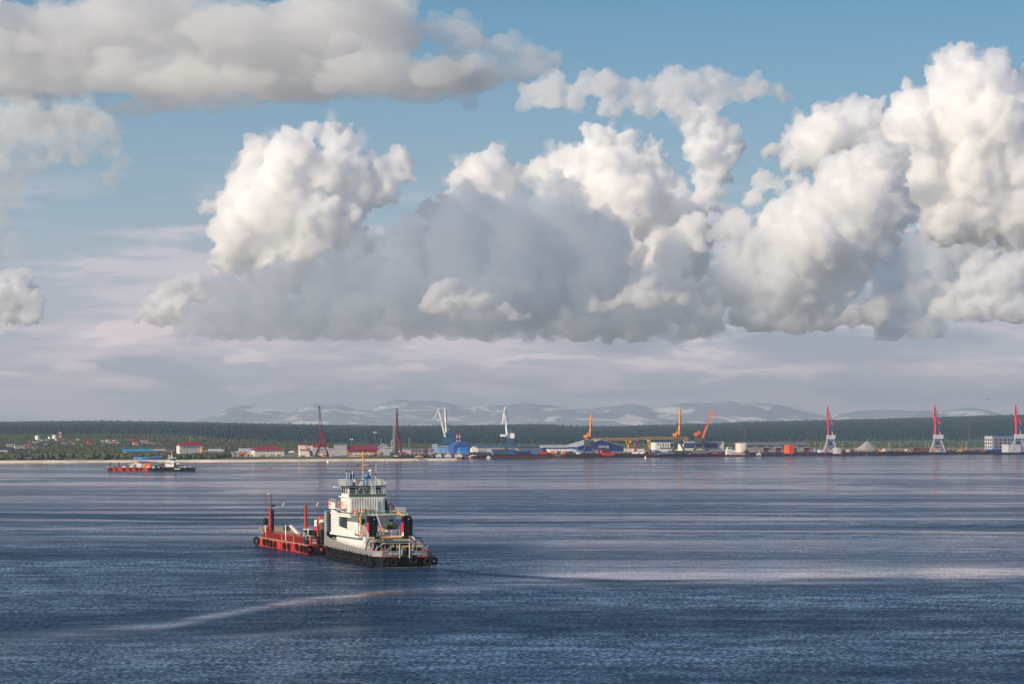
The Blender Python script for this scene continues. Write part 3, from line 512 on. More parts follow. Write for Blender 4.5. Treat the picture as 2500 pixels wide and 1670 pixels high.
bld('pale blue two storey office with white windows behind the launches',1055,1056,1068,1106,1086,wall='lblue',roof='white',kind='flat',rise=.6,th=.1,rows=3,cols=3,win='white',ww=.5,wh=.5)
bld('long low blue-grey shed beside the pale blue office',1067,1068,1094,1106,1091,wall='lblue',roof='roofg',kind='gable',rise=2,th=.1)
bld('large bright blue warehouse with arched gable behind the white cranes',1093,1107,1154,1107,1090,wall='blue',roof='blue',kind='archf',rise=12,th=.2,doors=((.1,.5,.5,'bblue'),))
bld('bright blue low annex in front of the arched blue warehouse',1121,1122,1142,1109,1096,wall='bblue',roof='cyan',kind='gable',rise=3,th=.1)
def e_lt(t,L,D,H,R): MB().box(L*.3,L*.6,-.1,.02,0,H*.55).build('door',M['rust'],t)
bld('small white hut with rounded roof before the long white hall',1151,1152,1164,1110,1097,wall='white',roof='white',kind='archf',rise=5,th=.1,extras=e_lt)
bld('tiny white tower above the left end of the long white hall',1153,1154,1165,1105,1090,wall='white',roof='roofg',kind='flat',rise=1.2,th=.1)
bld('very long white hall with blue parapet behind the blue cargo barge',1164,1166,1318,1106,1094,wall='white',roof='bblue',kind='flat',rise=3,th=.3,depth=30,doors=((.0,.15,.6,'lgrey'),(.22,.6,.75,'rust')))
bld('low dark blue shed with grey roof right of the long white hall',1316,1326,1385,1105,1093,wall='dblue',roof='roofg',kind='gable',rise=6,th=.25,rows=1,cols=1,win='orange',ww=.2,wh=.2)
def e_dock(t,L,D,H,R):
    for i,mt_ in enumerate(('orange','tblue','orange','tblue')):
        MB().box(L*(.07+.24*i),L*(.24+.24*i),-.12,.02,0,H*.62).build('door',M[mt_],t)
bld('white garage block with orange and teal doors by the dark red barge',1339,1340,1401,1108,1097.5,wall='white',roof='white',kind='flat',rise=.6,th=.1,extras=e_dock)
def add_text(s,parent,loc,size,m,rot=(math.pi/2,0,0),ext=.03,bold=.02,name='lettering',align='CENTER'):
    cu=bpy.data.curves.new(name,'FONT');cu.body=s;cu.size=size;cu.extrude=ext;cu.offset=bold;cu.align_x=align;cu.align_y='CENTER'
    tmp=bpy.data.objects.new(name,cu);sc.collection.objects.link(tmp);dg=bpy.context.evaluated_depsgraph_get();dg.update();me=bpy.data.meshes.new_from_object(tmp.evaluated_get(dg))
    sc.collection.objects.unlink(tmp);bpy.data.objects.remove(tmp);o=bpy.data.objects.new(name,me);sc.collection.objects.link(o);me.materials.clear();me.materials.append(m);o.parent=parent;o.location=loc;o.rotation_euler=rot;return o
def e_big(t,L,D,H,R):
    add_text('Б',t,(L*.16,-.15,H*.98),2.6,M['white'],bold=.08);add_text('СКЛАД',t,(L*.55,-.15,H*.98),2.6,M['white'],bold=.08)
    MB().box(L*.0,L,-.12,.02,H*.0,H*.12).build('plinth',M['lblue'],t)
bld('big deep blue gabled warehouse with white lettering behind the first yellow crane',1376,1412,1523,1104,1091,wall='dblue',roof='roofg',kind='gablef',rise=17,th=.30,extras=e_big)
def e_vent(t,L,D,H,R):
    for i in range(5):
        MB().box(L*(.15+.11*i),L*(.21+.11*i),-1.2,0,H*.45,H*.95).build('vent_duct',M['white'],t)
bld('white hall with blue upper band and ventilation ducts left of the second yellow crane',1598,1600,1655,1103,1081,wall='white',roof='roofg',kind='flat',rise=1,th=.2,extras=lambda t,L,D,H,R:(MB().box(L*.1,L*.99,-.1,.02,H*.62,H*.94).build('blue_band',M['blue'],t),e_vent(t,L,D,H,R)))
def e_port(t,L,D,H,R):
    MB().box(L*.02,L*.86,-.12,.02,H*.5,H*.86).build('blue_band',M['blue'],t)
    for a,b in ((.02,.28),(.52,.84)):
        MB().box(L*a,L*b,-.15,.02,H*.36,H*.5).build('window_strip',M['glass'],t)
    n=10;P=[(L*(.0+.86*i/n),H+1.9*R*math.sin(math.pi*i/n)) for i in range(n+1)]
    MB().prism(P,'y',0,D).build('arched_roof',M['blue'],t)
bld('large white and blue hall with arched blue roof behind the third yellow crane',1653,1668,1767,1102,1078,wall='white',roof='roofg',kind='flat',rise=.8,th=.28,extras=e_port,depth=30)
def e_conc(t,L,D,H,R):
    for a in (.27,.45,.87):
        MB().box(L*(a-.035),L*(a+.035),-.1,.02,0,H*.62).build('door',M['rust'],t);MB().box(L*(a-.05),L*(a+.05),-.9,0,H*.62,H*.7).build('canopy',M['concrete'],t)
    for a,b in ((.0,.08),(.14,.25),(.31,.38),(.5,.58),(.74,.84),(.93,1.0)):
        MB().box(L*a,L*b,-.1,.02,H*.72,H*.84).build('window_strip',M['glass'],t)
bld('long concrete warehouse with dark roof and three rust coloured gates','x' and 1823,1825,1990,1104,1087,wall='concrete',roof='slate',kind='mono',rise=6,th=.34,extras=e_conc,depth=26)
def e_tow(t,L,D,H,R): MB().box(L*.25,L*.75,-.8,D*.6,H*.2,H*1.06).build('stair_tower',M['cream'],t)
bld('cream stair tower block at the left end of the long concrete warehouse',1806,1809,1825,1105,1082.5,wall='cream',roof='concrete',kind='flat',rise=.8,th=.2,extras=e_tow)
def e_hot(t,L,D,H,R):
    MB().box(-.1,L*.78,-.15,D*.9,0,H*.1).build('blue_plinth',M['blue'],t)
    for a,b in ((.18,.3),(.5,.66)): MB().box(L*a,L*b,D*.3,D*.6,H+.35,H+2.2).build('roof_unit',M['navy'],t)
bld('grey three storey office block with paired windows and blue plinth at the right edge',2404,2423,2535,1100,1065.5,wall='lgrey',roof='grey',kind='flat',rise=.8,th=.42,rows=3,cols=10,ww=.55,wh=.5,side=(3,3),extras=e_hot,wy=(.12,.88))
bld('low pale annex in front of the grey office block',2461,2462,2492,1102,1086,wall='lgrey',roof='roofg',kind='flat',rise=.5,th=.2)
bld('small white silo shed right of the first red crane',2042,2043,2053,1105,1096,wall='lgrey',roof='roofg',kind='archf',rise=3,th=.1)
# left hillside cottages and tanks, standing on the rising ground
def ground_hit(px,y):
    Y=np.linspace(2300,9000,1500);X=(px-1250)/7000*Y;z=tz(X,Y);yy=1044+(CH-z)*7000/Y
    k=np.where(yy<=y)[0];k=k[0] if len(k) else -1;return float(X[k]),float(Y[k]),float(z[k])
def tank(label,px,y,w,h,capc='roofg'):
    X,Y,z=ground_hit(px,y);s=Y/7000;t=thing('storage_tank',label,'tank',(X,Y,z));r=w*s/2;H=h*s;CLEAR.append((px-w/2,px+w/2,Y-150,Y+12))
    MB().lathe((0,0,0),[(r,-1),(r,H),(r*.97,H)],20).build('shell',M['white'],t);MB().lathe((0,0,H),[(r*1.02,0),(r*.5,r*.1),(.01,r*.16)],20).build('roof',M[capc],t)
tank('squat pale storage tank at the left of the hillside tank farm',92,1074,13,10);tank('small pale storage tank in the middle of the hillside tank farm',121,1072.5,8,6)
tank('largest white storage tank on the hillside, right of the small one',134,1071.5,12.5,9)
for i,px in enumerate((145,149)):
    X,Y,z=ground_hit(px,1072);t=thing('chimney','slender red and white banded chimney beside the hillside tanks, '+('left' if i==0 else 'right')+' one','chimney',(X,Y,z))
    for k in range(4): MB().tube((0,0,k*2.2),(0,0,k*2.2+2.2),.55).build('band',M['white' if k%2 else 'red'],t)
def cottage(label,px,y,w,h,wall,roof,rise=3,kind='gable',th=.3,rows=1,cols=3,cat='house',name='cottage'):
    X,Y,z=ground_hit(px,y);s=Y/7000;t=thing(name,label,cat,(X,Y,z),th);L=w*s;H=h*s;D=max(6,L*.6);R=rise*s;CLEAR.append((px-1,px+w,Y-170,Y+12))
    MB().box(0,L,0,D,-2,H).build('wall',M[wall],t)
    if kind=='gable': MB().prism([(-.4,H),(D+.4,H),(D/2,H+R)],'x',-.4,L+.4).build('roof',M[roof],t)
    elif kind=='flat': MB().box(-.2,L+.2,-.2,D+.2,H,H+R).build('roof',M[roof],t)
    if rows:
        for j in range(cols):
            a=L*(j+.5)/cols;MB().box(a-L*.07,a+L*.07,-.06,.02,H*.4,H*.75).build('window',M['glass'],t)
CT=[('white cottage with pale roof furthest left on the hillside',16,1091,20,4,'white','roofg',2),('long cream barn low on the left hillside',36,1096,22,7,'cream','roofg',1),
('long lavender-grey shed beside the cream barn',58,1096,32,6,'lgrey','slate',1.5),('yellow house with red roof above the lavender-grey shed',60,1090.5,17,4,'yellow','red',2.5),
('white blue-roofed hut under the left tank',98,1077,8,3,'white','cyan',2),('tiny white hut between the tanks',112,1075.5,4,2,'white','roofg',1),
('white cabin right below the largest tank',136,1076,5,4,'white','roofg',1.5),('pink roofed cabin near the banded chimneys',151,1075,6,2.5,'lblue','cred',2),
('row of white sheds in the scrub under the tanks',81,1081,13,2,'white','roofg',1),('teal and white hall in the middle of the hillside',103,1086,15,3,'white','tblue',2),
('grey cabin right of the teal hall',153,1085,8,2.5,'lgrey','roofg',1.5),('dark blue cabin half hidden by trees',164,1083,6,2,'blue','navy',1.5),
('small white gabled cottage alone among trees',168,1079,4,1.5,'white','roofg',1),('white cottage with steep roof in a clearing',188,1075.5,6,2.5,'white','roofg',1.5),
('pink and white cottage left of the orange house',176,1083.5,7,2.5,'white','cred',2),('orange walled house with pinkish red roof',214,1082.5,9,3.5,'orange','cred',2),
('white bungalow beside the hillside path',194,1089,5.5,3,'white','roofg',1),('dark roofed long house low on the slope',156,1094,15,2,'tblue','navy',1.5),
('magenta roofed low house in the bushes',101,1097,18,1.5,'cream','cred',2),('tan house with pointed roof on the upper slope',248,1080,6,3,'cream','roofg',2),
('tall pale house with stepped roof on the upper slope',260,1080.5,8,5,'cream','roofg',2),('magenta roofed house beside the tall pale house',270,1082.5,11,2,'lgrey','cred',2),
('cream house with wide roof at the top of the village',277,1078,9,2.5,'cream','roofg',1.5),('grey house at the right of the wide roofed one',286,1083,7,2,'lgrey','roofg',1.5),
('blue cottage low on the right part of the village',240,1088,5,2,'lblue','blue',1.5),('dark cottage near the tree line right of the village',278,1090,6,1.5,'dgrey','slate',1),
('blue and magenta cottage by the forest edge',314,1078,11,2.5,'blue','cred',2),('cream cottage with round red roof right of the village',326,1086,13,4,'cream','cred',3.5),
('long white building on the far right of the village',345,1080,18,3,'white','roofg',1),('magenta roofed cottage under the long white building',357,1082.5,8,1.5,'white','cred',2),
('white roofed shed at the right end of the hillside village',368,1084,9,1.5,'lgrey','roofg',1)]
for a in CT: cottage(*a)
# ---- cranes. every piece is given in picture columns/rows at the crane's own depth and turned into metres there
class PX:
    def __init__(s,name,label,cat,px,Y,group=None,z=None):
        s.Y=Y;s.px=px;s.k=Y/7000;s.z=GZ if z is None else z;s.t=thing(name,label,cat,(W(px,Y),Y,s.z),0,group)
    def p(s,x,y,d=0): return ((x-s.px)*s.k,d,PZ(y,s.Y)-s.z)
    def beam(s,name,m,pts,w,w1=None,d=0,d1=None):
        mb=MB();d1=d if d1 is None else d1
        for i in range(len(pts)-1):
            a,b=pts[i],pts[i+1];n=len(pts)-1;wa=w+(0 if w1 is None else (w1-w)*i/n);wb=w+(0 if w1 is None else (w1-w)*(i+1)/n)
            mb.beam(s.p(*a,d+(d1-d)*i/n),s.p(*b,d+(d1-d)*(i+1)/n),wa*s.k,wb*s.k)
        return mb.build(name,M[m],s.t)
    def rod(s,name,m,segs,r):
        mb=MB()
        for a,b in segs: mb.tube(s.p(*a),s.p(*b),r*s.k,None,5)
        return mb.build(name,M[m],s.t)
    def box(s,name,m,x0,x1,y0,y1,dep=None,d=0,parent=None):
        k=s.k;dep=(x1-x0)*k if dep is None else dep;a=s.p(x0,y1);b=s.p(x1,y0)
        return MB().box(a[0],b[0],d-dep/2,d+dep/2,a[2],b[2]).build(name,M[m],parent or s.t)
    def lat(s,name,m,p0,p1,w0,w1,n,r=.25,d=0):
        return MB().lattice(s.p(*p0,d),s.p(*p1,d),w0*s.k,w1*s.k,n,r*s.k).build(name,M[m],s.t)
    def legs(s,m,x0,x1,yb,X0,X1,yt,w,brace=True,dep=None):
        dep=dep or (x1-x0)*s.k*.8;dt=(X1-X0)*s.k*.8
        for xa,xb in ((x0,X0),(x1,X1)):
            for sg in (-1,1): MB().beam(s.p(xa,yb,sg*dep/2),s.p(xb,yt,sg*dt/2),w*s.k*1.2,w*s.k).build('leg',M[m],s.t)
        mb=MB()
        for sg in (-1,1):
            mb.beam(s.p(x0,yb-1,sg*dep/2),s.p(x1,yb-1,sg*dep/2),w*s.k)
            if brace:
                f=.5;xm0=x0+(X0-x0)*f;xm1=x1+(X1-x1)*f;ym=yb+(yt-yb)*f;dm=dep/2+(dt-dep)/2*f
                mb.beam(s.p(xm0,ym,sg*dm),s.p(xm1,ym,sg*dm),w*s.k*.8);xc=(x0+x1)/2
                mb.beam(s.p(xc,yb,sg*dep/2),s.p(xm0,ym,sg*dm),w*s.k*.7);mb.beam(s.p(xc,yb,sg*dep/2),s.p(xm1,ym,sg*dm),w*s.k*.7)
                mb.beam(s.p(xm0,ym,sg*dm),s.p((X0+X1)/2,yt,sg*dt/2),w*s.k*.7);mb.beam(s.p(xm1,ym,sg*dm),s.p((X0+X1)/2,yt,sg*dt/2),w*s.k*.7)
        for xa in (x0,x1): mb.beam(s.p(xa,yb-1,-dep/2),s.p(xa,yb-1,dep/2),w*s.k)
        mb.build('portal_frame',M[m],s.t)
    def top(s,name,m,x,y,r,h):
        a=s.p(x,y);return MB().lathe(a,[(.01,0),(r*s.k,0),(r*s.k,h*s.k),(.01,h*s.k)],12).build(name,M[m],s.t)
def red_crane(label,x,yb,top,k=1.0):
    c=PX('portal_crane',label,'crane',x,Yof(yb),'cranes on the waterfront');f=lambda dx,y:(x+dx*k,yb-(yb-y)*1.0)
    H=yb-top;g=lambda dx,fr:(x+dx*k,yb-H*fr)
    c.legs('steel',x-17*k,x+17*k,yb,x-7*k,x+7*k,yb-H*.27,1.5)
    c.box('slewing_column','navy',x-6*k,x+6*k,yb-H*.29,yb-H*.17);c.box('machinery_house','lgrey',x-9*k,x+9*k,yb-H*.375,yb-H*.28);c.box('driver_cab','lgrey',x+9*k,x+12.5*k,yb-H*.375,yb-H*.29,3,-2)
    c.beam('mast','blue',[g(-3,.37),g(5,.58)],5*k,3*k);c.beam('mast_strut','white',[g(6,.37),g(3,.5)],1.2*k)
    for d in (-1.5,1.5): c.beam('boom','cred',[g(-5,.375),g(-5.5,.7),g(-7,1.0)],2.6*k,1.3*k,d=d)
    c.beam('back_stay','cred',[g(-6,.98),g(3.5,.66)],1.1*k,1.2*k);c.beam('front_arm','cred',[g(-7.5,.99),g(-10.5,.66)],1.0*k,1.3*k,d=-2)
    c.beam('counterweight','cred',[g(-1,.70),g(6,.60)],3.2*k,4.6*k);c.box('boom_platform','dred',x-9.5*k,x-2*k,yb-H*.82,yb-H*.81);return c
red_crane('tall red luffing crane on pale grey legs, between the concrete warehouse and the gravel heap',2027,1104.5,991.5,.95)
red_crane('tall red luffing crane on pale grey legs in the middle of the empty right-hand quay',2289,1104,990,1.05)
red_crane('tall red luffing crane on pale grey legs cut by the right edge of the picture',2486,1103,988,1.0)
def yel_crane(label,x,yb,dirx,top,nose,bm,kk=1.0):
    c=PX('portal_crane',label,'crane',x,Yof(yb),'cranes on the waterfront');y=yb
    c.legs('dgrey',x-15,x+15,yb,x-6,x+6,yb-20,3.0,brace=False);c.top('slewing_ring','rust',x,yb-20,7,2.5)
    c.box('machinery_house','dgrey',x-12,x+12,yb-33,yb-18);c.box('cab_window','glass',x+3,x+8,yb-27,yb-23,1,-14*c.k)
    c.beam('boom',bm,[(x+dirx[0],yb-33),(x+dirx[1],top)],4.6,3.0);c.beam('boom_head',bm,nose,3.4,2.0)
    c.beam('a_frame',bm,[(x-8*kk,yb-34),(x-2*kk,yb-52),(x+3*kk,yb-36)],3.2);c.box('counterweight',bm,x-13*kk,x-4*kk,yb-45,yb-38,6);c.rod('ropes','dgrey',[((x-2*kk,yb-52),(x+dirx[1],top+6))],.25)
    c.box('boom_platform','rust',x+(dirx[0]+dirx[1])/2-3,x+(dirx[0]+dirx[1])/2+3,(yb-33+top)/2,(yb-33+top)/2+1.2);return c
yel_crane('yellow crane with boom upright before the big deep blue warehouse',1438,1107,(2,6),1013,[(1443,1012),(1446,1030)],'oyel')
yel_crane('upright yellow crane before the white and blue hall, left of its leaning twin',1656,1103,(2,5),1003,[(1660,1000),(1663,1022)],'oyel')
c=yel_crane('orange crane leaning right with its nose hooked down before the arched blue hall',1708,1102,(7,31),1005,[(1734,1002),(1741,1006),(1750,1022)],'orange')
c.rod('hoist_rope','dgrey',[((1750,1022),(1750,1062))],.2)
# blue and white crane
c=PX('portal_crane','white boomed crane on teal lattice tower before the long white hall','crane',1243,Yof(1106),'cranes on the waterfront')
c.legs('tblue',1232,1256,1103,1238,1251,1080,1.5);c.box('machinery_house','tblue',1235,1254,1070,1080);c.beam('boom','white',[(1240,1070),(1236,1040),(1232,1012)],5,3.2)
c.beam('upper_jib','white',[(1233,994),(1230,1010),(1227.5,1035)],3.2,2.4);c.beam('jib_link','white',[(1232,1012),(1233,996)],2.2);c.beam('back_frame','tblue',[(1240,1038),(1248,1048),(1245,1070)],4.5,3.5);c.rod('stays','dgrey',[((1233,997),(1241,1038)),((1236,1000),(1244,1040))],.35)
c.box('left_gallery','white',1221,1236,1060.5,1066);c.box('right_gallery','white',1245,1256,1058,1070);c.lat('gallery_mast','white',(1248,1060),(1248,1053),5,4,2)
c.beam('outer_leg','tblue',[(1227,1064),(1222.5,1090)],1.6,1.6,d=4);c.beam('outer_leg','tblue',[(1254,1071),(1258,1090)],1.6,1.6,d=4);c.beam('stay_bracket','dgrey',[(1234,1011),(1238,1011)],.8)
# the pair of white booms on the blue body
c=PX('portal_crane','pair-boomed teal crane: left white boom bent over with a hanging rope','crane',1092,Yof(1100),'cranes on the waterfront')
c.legs('tblue',1079,1101,1099,1085,1099,1082,2.6);c.box('machinery_house','tblue',1080.5,1100,1067,1083);c.beam('boom','white',[(1087,1068),(1079,1036),(1071.5,1005)],4.4,3.0);c.beam('boom_head','white',[(1073.5,997),(1068,1003),(1062,1020)],3.0,2.0)
c.beam('head_tip','white',[(1062,1020),(1051,1023)],1.5,.6);c.rod('hoist_rope','dgrey',[((1062,1021),(1062,1080))],.25);c.box('boom_platform','white',1067,1075,1025,1026.5);c.rod('stays','dgrey',[((1073,998),(1094,1052)),((1071,1004),(1087,1040))],.25);c.beam('machinery_ramp','lgrey',[(1094,1074),(1084,1096)],3)
c=PX('portal_crane','teal crane with straight upright white boom just right of the bent one','crane',1102,Yof(1098.5),'cranes on the waterfront')
c.legs('dgrey',1094,1110,1098,1096,1108,1082,2.2);c.box('machinery_house','tblue',1098,1112,1066,1083);c.beam('boom','white',[(1090,1054),(1088,1020),(1086.7,995)],4.2,2.8);c.beam('boom_foot','tblue',[(1090,1056),(1102,1064)],4);c.beam('boom_band','cred',[(1084.5,1004.5),(1090,1004.5)],1.6)
c.beam('a_frame','tblue',[(1091,1060),(1100,1048),(1105,1062)],3.6);c.box('counterweight','tblue',1099,1109,1056,1064,5);c.rod('stays','dgrey',[((1088,1000),(1098,1050)),((1086,1006),(1091,1046))],.25);c.beam('gantry_arm','white',[(1090,1051),(1099,1048)],1.2);c.beam('drum','white',[(1087,1054),(1096,1058)],2.6)
# maroon tower
c=PX('portal_crane','slim maroon tower crane with ladder platforms behind the pale bank','crane',971,Yof(1114),'cranes on the waterfront')
c.legs('dred',965,981,1113,967,978,1083,2.0);c.box('machinery_house','dred',966,980,1071,1083);c.beam('boom','dred',[(972,1072),(970,1056),(969,1030),(968.8,997)],6,2.4)
for i,y in enumerate((1012,1050,1062)): c.box('platform','dgrey',966,973.5 if i==0 else 976,y,y+1.2,5)
c.box('head','dgrey',967.3,970.4,996.5,1001);c.beam('stair','dred',[(976,1092),(984,1112)],1.5);c.beam('back_frame','dgrey',[(971,1040),(975.5,1050)],3.2)
c=PX('mobile_crane','grey lattice boomed crane beside the maroon tower crane','crane',962,Yof(1115))
c.lat('boom','lgrey',(962,1108),(963.5,1018),3.2,2.2,14,.35);c.lat('second_boom','grey',(958,1107),(961.5,1038),2.6,2.0,10,.3);c.box('body','green',952,968,1104,1112,6);c.beam('rear_arm','lgrey',[(957,1100),(955,1076),(961,1075)],1.4);c.box('undercarriage','dgrey',951,970,1111,1115,7)
# dark red lattice crane
c=PX('portal_crane','dark red lattice jib crane on a splayed portal left of the brick building','crane',786,Yof(1115),'cranes on the waterfront')
c.legs('dred',771,801,1113,782,792,1084,2.2);c.box('machinery_house','dred',777,797,1073,1081);c.box('tower','dred',782,790.5,1052,1073,6);c.beam('boom_chord','dred',[(779.8,1075),(779.3,994)],1.1,.9,d=-1);c.beam('boom_chord','dred',[(790,1075),(780,994)],1.1,.9,d=1)
mb=MB();n=16
for i in range(n):
    fa,fb=i/n,(i+1)/n;L0=(779.8-.5*fa,1075-81*fa);R1=(790-10*fb,1075-81*fb);L1=(779.8-.5*fb,1075-81*fb);mb.tube(c.p(*L0),c.p(*R1),.35*c.k,None,4);mb.tube(c.p(*R1),c.p(*L1),.3*c.k,None,4)
mb.build('boom_lacing',M['dred'],c.t);c.box('boom_head','dred',777.5,781,992,996,2)
c=PX('lattice_boom','dark red lattice boom leaning up to the left from the bank','crane boom',768,Yof(1118));c.lat('boom','dred',(768,1116),(745,1087),2.6,2.2,10,.4);c.box('undercarriage','dgrey',765,774,1114,1118)
c=PX('lattice_boom','pale lattice boom leaning up to the right from the bank','crane boom',787,Yof(1118));c.lat('boom','lgrey',(785,1115),(800,1091),2.8,2.4,8,.5);c.lat('upper_boom','dgrey',(800,1091),(807,1081),2.2,1.6,5,.4);c.box('undercarriage','orange',784,795,1112,1117)
# yellow gantry cranes in the stockyard
for (lab,x0,x1,y,lx) in (('long yellow gantry crane in the stockyard, left one of two',1447,1560,1072,(1530,1448)),('long yellow gantry crane in the stockyard, right one of two',1561,1680,1070,(1582,1672))):
    c=PX('gantry_crane',lab,'crane',x0,Yof(1097));c.lat('bridge','yellow',(x0,y),(x1,y),5,5,22,.4)
    for xx in lx:
        c.beam('leg','yellow',[(xx-3,y+2),(xx+3,1096)],2,1.4,d=-4);c.beam('leg','yellow',[(xx+6,y+2),(xx+5,1096)],2,1.4,d=4)
    c.box('hook_block','yellow',x0+90 if x0<1500 else x0+20,x0+94 if x0<1500 else x0+24,y+4,y+10)
# masts, pylons, lamp towers
def mast(label,px,yb,yt,w=1.2,kind='lattice',m='dgrey',group=None):
    c=PX('lattice_mast' if kind=='lattice' else 'lamp_mast',label,'mast',px,Yof(yb),group)
    if kind=='lattice': c.lat('tower',m,(px,yb),(px,yt),w*2.2,w*1.4,14,.35);c.box('top_platform',m,px-w*2,px+w*2,yt-1,yt+1.2)
    elif kind=='lamp':
        c.beam('pole',m,[(px,yb),(px,yt)],w*1.3,w*.8)
        for dx in (-2.3,2.3): c.beam('lamp','white',[(px+dx,yt-1.5),(px+dx,yt+1.5)],2.2)
        c.beam('crossbar',m,[(px-2.6,yt+2),(px+2.6,yt+2)],.8)
    else: c.beam('pole',m,[(px,yb),(px,yt)],w,w*.8)
mast('dark lattice lighting mast left of the white boomed crane',1184,1100,1058,1.0);mast('dark lattice lighting mast right of the white boomed crane',1297,1098,1056,1.3)
mast('dark lattice tower by the right-hand gantry crane',1555,1096,1049,1.3);mast('thick dark lattice tower over the concrete warehouse',1819,1090,1038,2.0)
mast('tall dark lattice tower left of the grey office block',2366,1102,1035,2.0);mast('faint thin lattice tower by the middle red crane',2278.5,1095,1037,.9)
mast('tall lamp mast with two white lamps behind the brick building',916,1110,1056,1.6,'lamp');mast('shorter lamp mast in front of the brick building',859,1113,1073,1.4,'lamp')
for px,yt in ((930,1069),(999,1068)): mast('thin pale pole against the forest, '+('left' if px<950 else 'right')+' one of two behind the maroon tower crane',px,1104,yt,.8,'pole','lgrey')
for px in (1116,1122.5):
    c=PX('chimney','slim red and white banded chimney, '+('left' if px<1120 else 'right')+' one of the pair by the blue warehouse','chimney',px,Yof(1104))
    for k in range(8): c.beam('band','cred' if k%2 else 'white',[(px,1104-k*5.8),(px,1104-(k+1)*5.8)],1.7)
PLAB=['at the right end of the concrete warehouse, outer one', 'between the warehouse end and the first red crane', 'just left of the first red crane', 'just right of the first red crane', 'right of the white silo shed', 'at the left foot of the gravel heap', 'standing before the gravel heap', 'right of the gravel heap, left one of a close pair', 'right of the gravel heap, right one of a close pair', 'rising behind the earth heap', 'left of the middle red crane, farther from it', 'left of the middle red crane, nearer to it', 'left of the tall lattice tower, farthest from it', 'left of the tall lattice tower, second nearest', 'left of the tall lattice tower, nearest to it']
for kq,(px,y,yt) in enumerate(((1990,1104,1079),(2003,1103,1080),(2012,1104,1078),(2040,1102,1079),(2057,1102,1079),(2086,1101,1079),(2114,1102,1081),(2169,1101,1079),(2173,1101,1080),(2197,1101,1080),(2260,1100,1078),(2267,1100,1080),(2349,1099,1078),(2357,1099,1078),(2360,1099,1079))):
    c=PX('wooden_pole','pale wooden pole '+PLAB[kq],'pole',px,Yof(y),'utility poles on the right-hand waterfront');c.beam('pole','sand',[(px,y),(px,yt)],1.0,.8);c.beam('crossarm','wood',[(px-1.6,yt+1.5),(px+1.6,yt+1.5)],.5)
c=PX('lamp_mast','dark mast with a red lamp head in the scrub on the left','mast',71,Yof(1114));c.beam('pole','concrete',[(71,1114),(71,1100)],1.4);c.beam('upper_pole','dgrey',[(71.5,1100),(71.5,1095)],1.6);c.box('lamp_head','dred',70,73,1093.5,1096)
for px,y,yt in ((94,1110,1104),(101,1110,1106),(235,1112,1106)): mast('pale short post in the willow scrub '+{94:'right of the yellow loaders, left one',101:'right of the yellow loaders, right one',235:'between excavators and blue containers'}[px],px,y,yt,1.6,'pole','cream')
mast('thin dark lattice mast at the far left of the hillside',3.5,1095,1068,.9)
# heaps
def heap(label,px,y,w,h,m,seed=0,name='heap',z=None):
    Y=Yof(y);k=Y/7000;r=w*k/2;n=28;prof=[(1.0,-.3),(.8,.17),(.6,.38),(.4,.60),(.2,.83),(.08,.96),(.0,1.0)];V=[];rr=random.Random(seed)
    ph=rr.uniform(0,6)
    for q,z_ in prof:
        for i in range(n):
            a=2*math.pi*i/n;j=1+.09*math.sin(3*a+ph)+.05*math.sin(7*a+ph*2)+rr.uniform(-.03,.03);V.append((r*q*math.cos(a)*j,r*.7*q*math.sin(a)*j,h*k*z_ if z_>0 else -.3))
    Fc=[(j*n+i,j*n+(i+1)%n,(j+1)*n+(i+1)%n,(j+1)*n+i) for j in range(6) for i in range(n)];mb=MB();mb.add(V,Fc);o=mb.build(name,M[m]);o.location=(W(px,Y),Y,GZ);tag(o,label,'heap');return o
heap('big grey gravel heap on the right-hand quay',2118,1099,66,22,'gravel',1,'gravel_heap');heap('brown earth heap left of the middle red crane',2222,1103,24,8,'earth',2,'earth_heap')
heap('black coal heap beside the white river boat',1822,1106,20,9,'coal',3,'coal_heap');heap('low sand heap on the tip of the pale bank',1023,1118,24,4,'sand',4,'sand_heap');heap('grey gravel bank in front of the brick building',866,1115,40,5,'gravel',5,'gravel_heap')
heap('small orange sand heap left of the grey office block',2288,1103,18,4,'sand',6,'sand_heap')
# ---------------------------------------------------------------- moored vessels, containers, vehicles
_qx=np.linspace(-40,700,3000)
def qline(px,off):
    """point on the waterfront line, off metres out over the water, seen in column px"""
    x=_qx+off*math.sin(TH);y=shore(_qx)-off*math.cos(TH);p=1250+7000*x/y;i=int(np.argmin(abs(p-px)));return float(x[i]),float(y[i])
def moored_barge(label,xa,xb,h,m='rust',off=17,wdt=11,deck=None,z=0,ends=3):
    a=qline(xa,off);b=qline(xb,off);L=math.hypot(b[0]-a[0],b[1]-a[1]);th=math.atan2(b[1]-a[1],b[0]-a[0]);t=thing('cargo_barge',label,'barge',(a[0],a[1],0),th)
    mb=MB();mb.prism([(ends,-.8),(L-ends,-.8),(L,h*.7),(L,h),(0,h),(0,h*.7)],'y',0,wdt).build('hull',M[m],t)
    MB().box(-.1,L+.1,-.12,.0,h-.35,h-.1).build('rubbing_strake',M['dred'],t)
    MB().box(L*.06,L*.94,.8,wdt-.8,h,h+.9).build('coaming',M['dred'],t)
    MB().box(L*.95,L*.985,2,wdt-2,h,h+2.2).build('winch_house',M['rust'],t)
    return t,L,h,th,a
def on(t,L,th,a,f0,f1,z0,dz,m,label,name='shipping_container',cat='container',y0=1.6,w=2.6,group=None,ribs=True):
    """container placed on a barge between fractions f0..f1 of its length"""
    l=(f1-f0)*L;x=a[0]+math.cos(th)*L*f0-math.sin(th)*y0;y=a[1]+math.sin(th)*L*f0+math.cos(th)*y0
    return container(label,(x,y,z0),th,l,w,dz,m,name,cat,group)
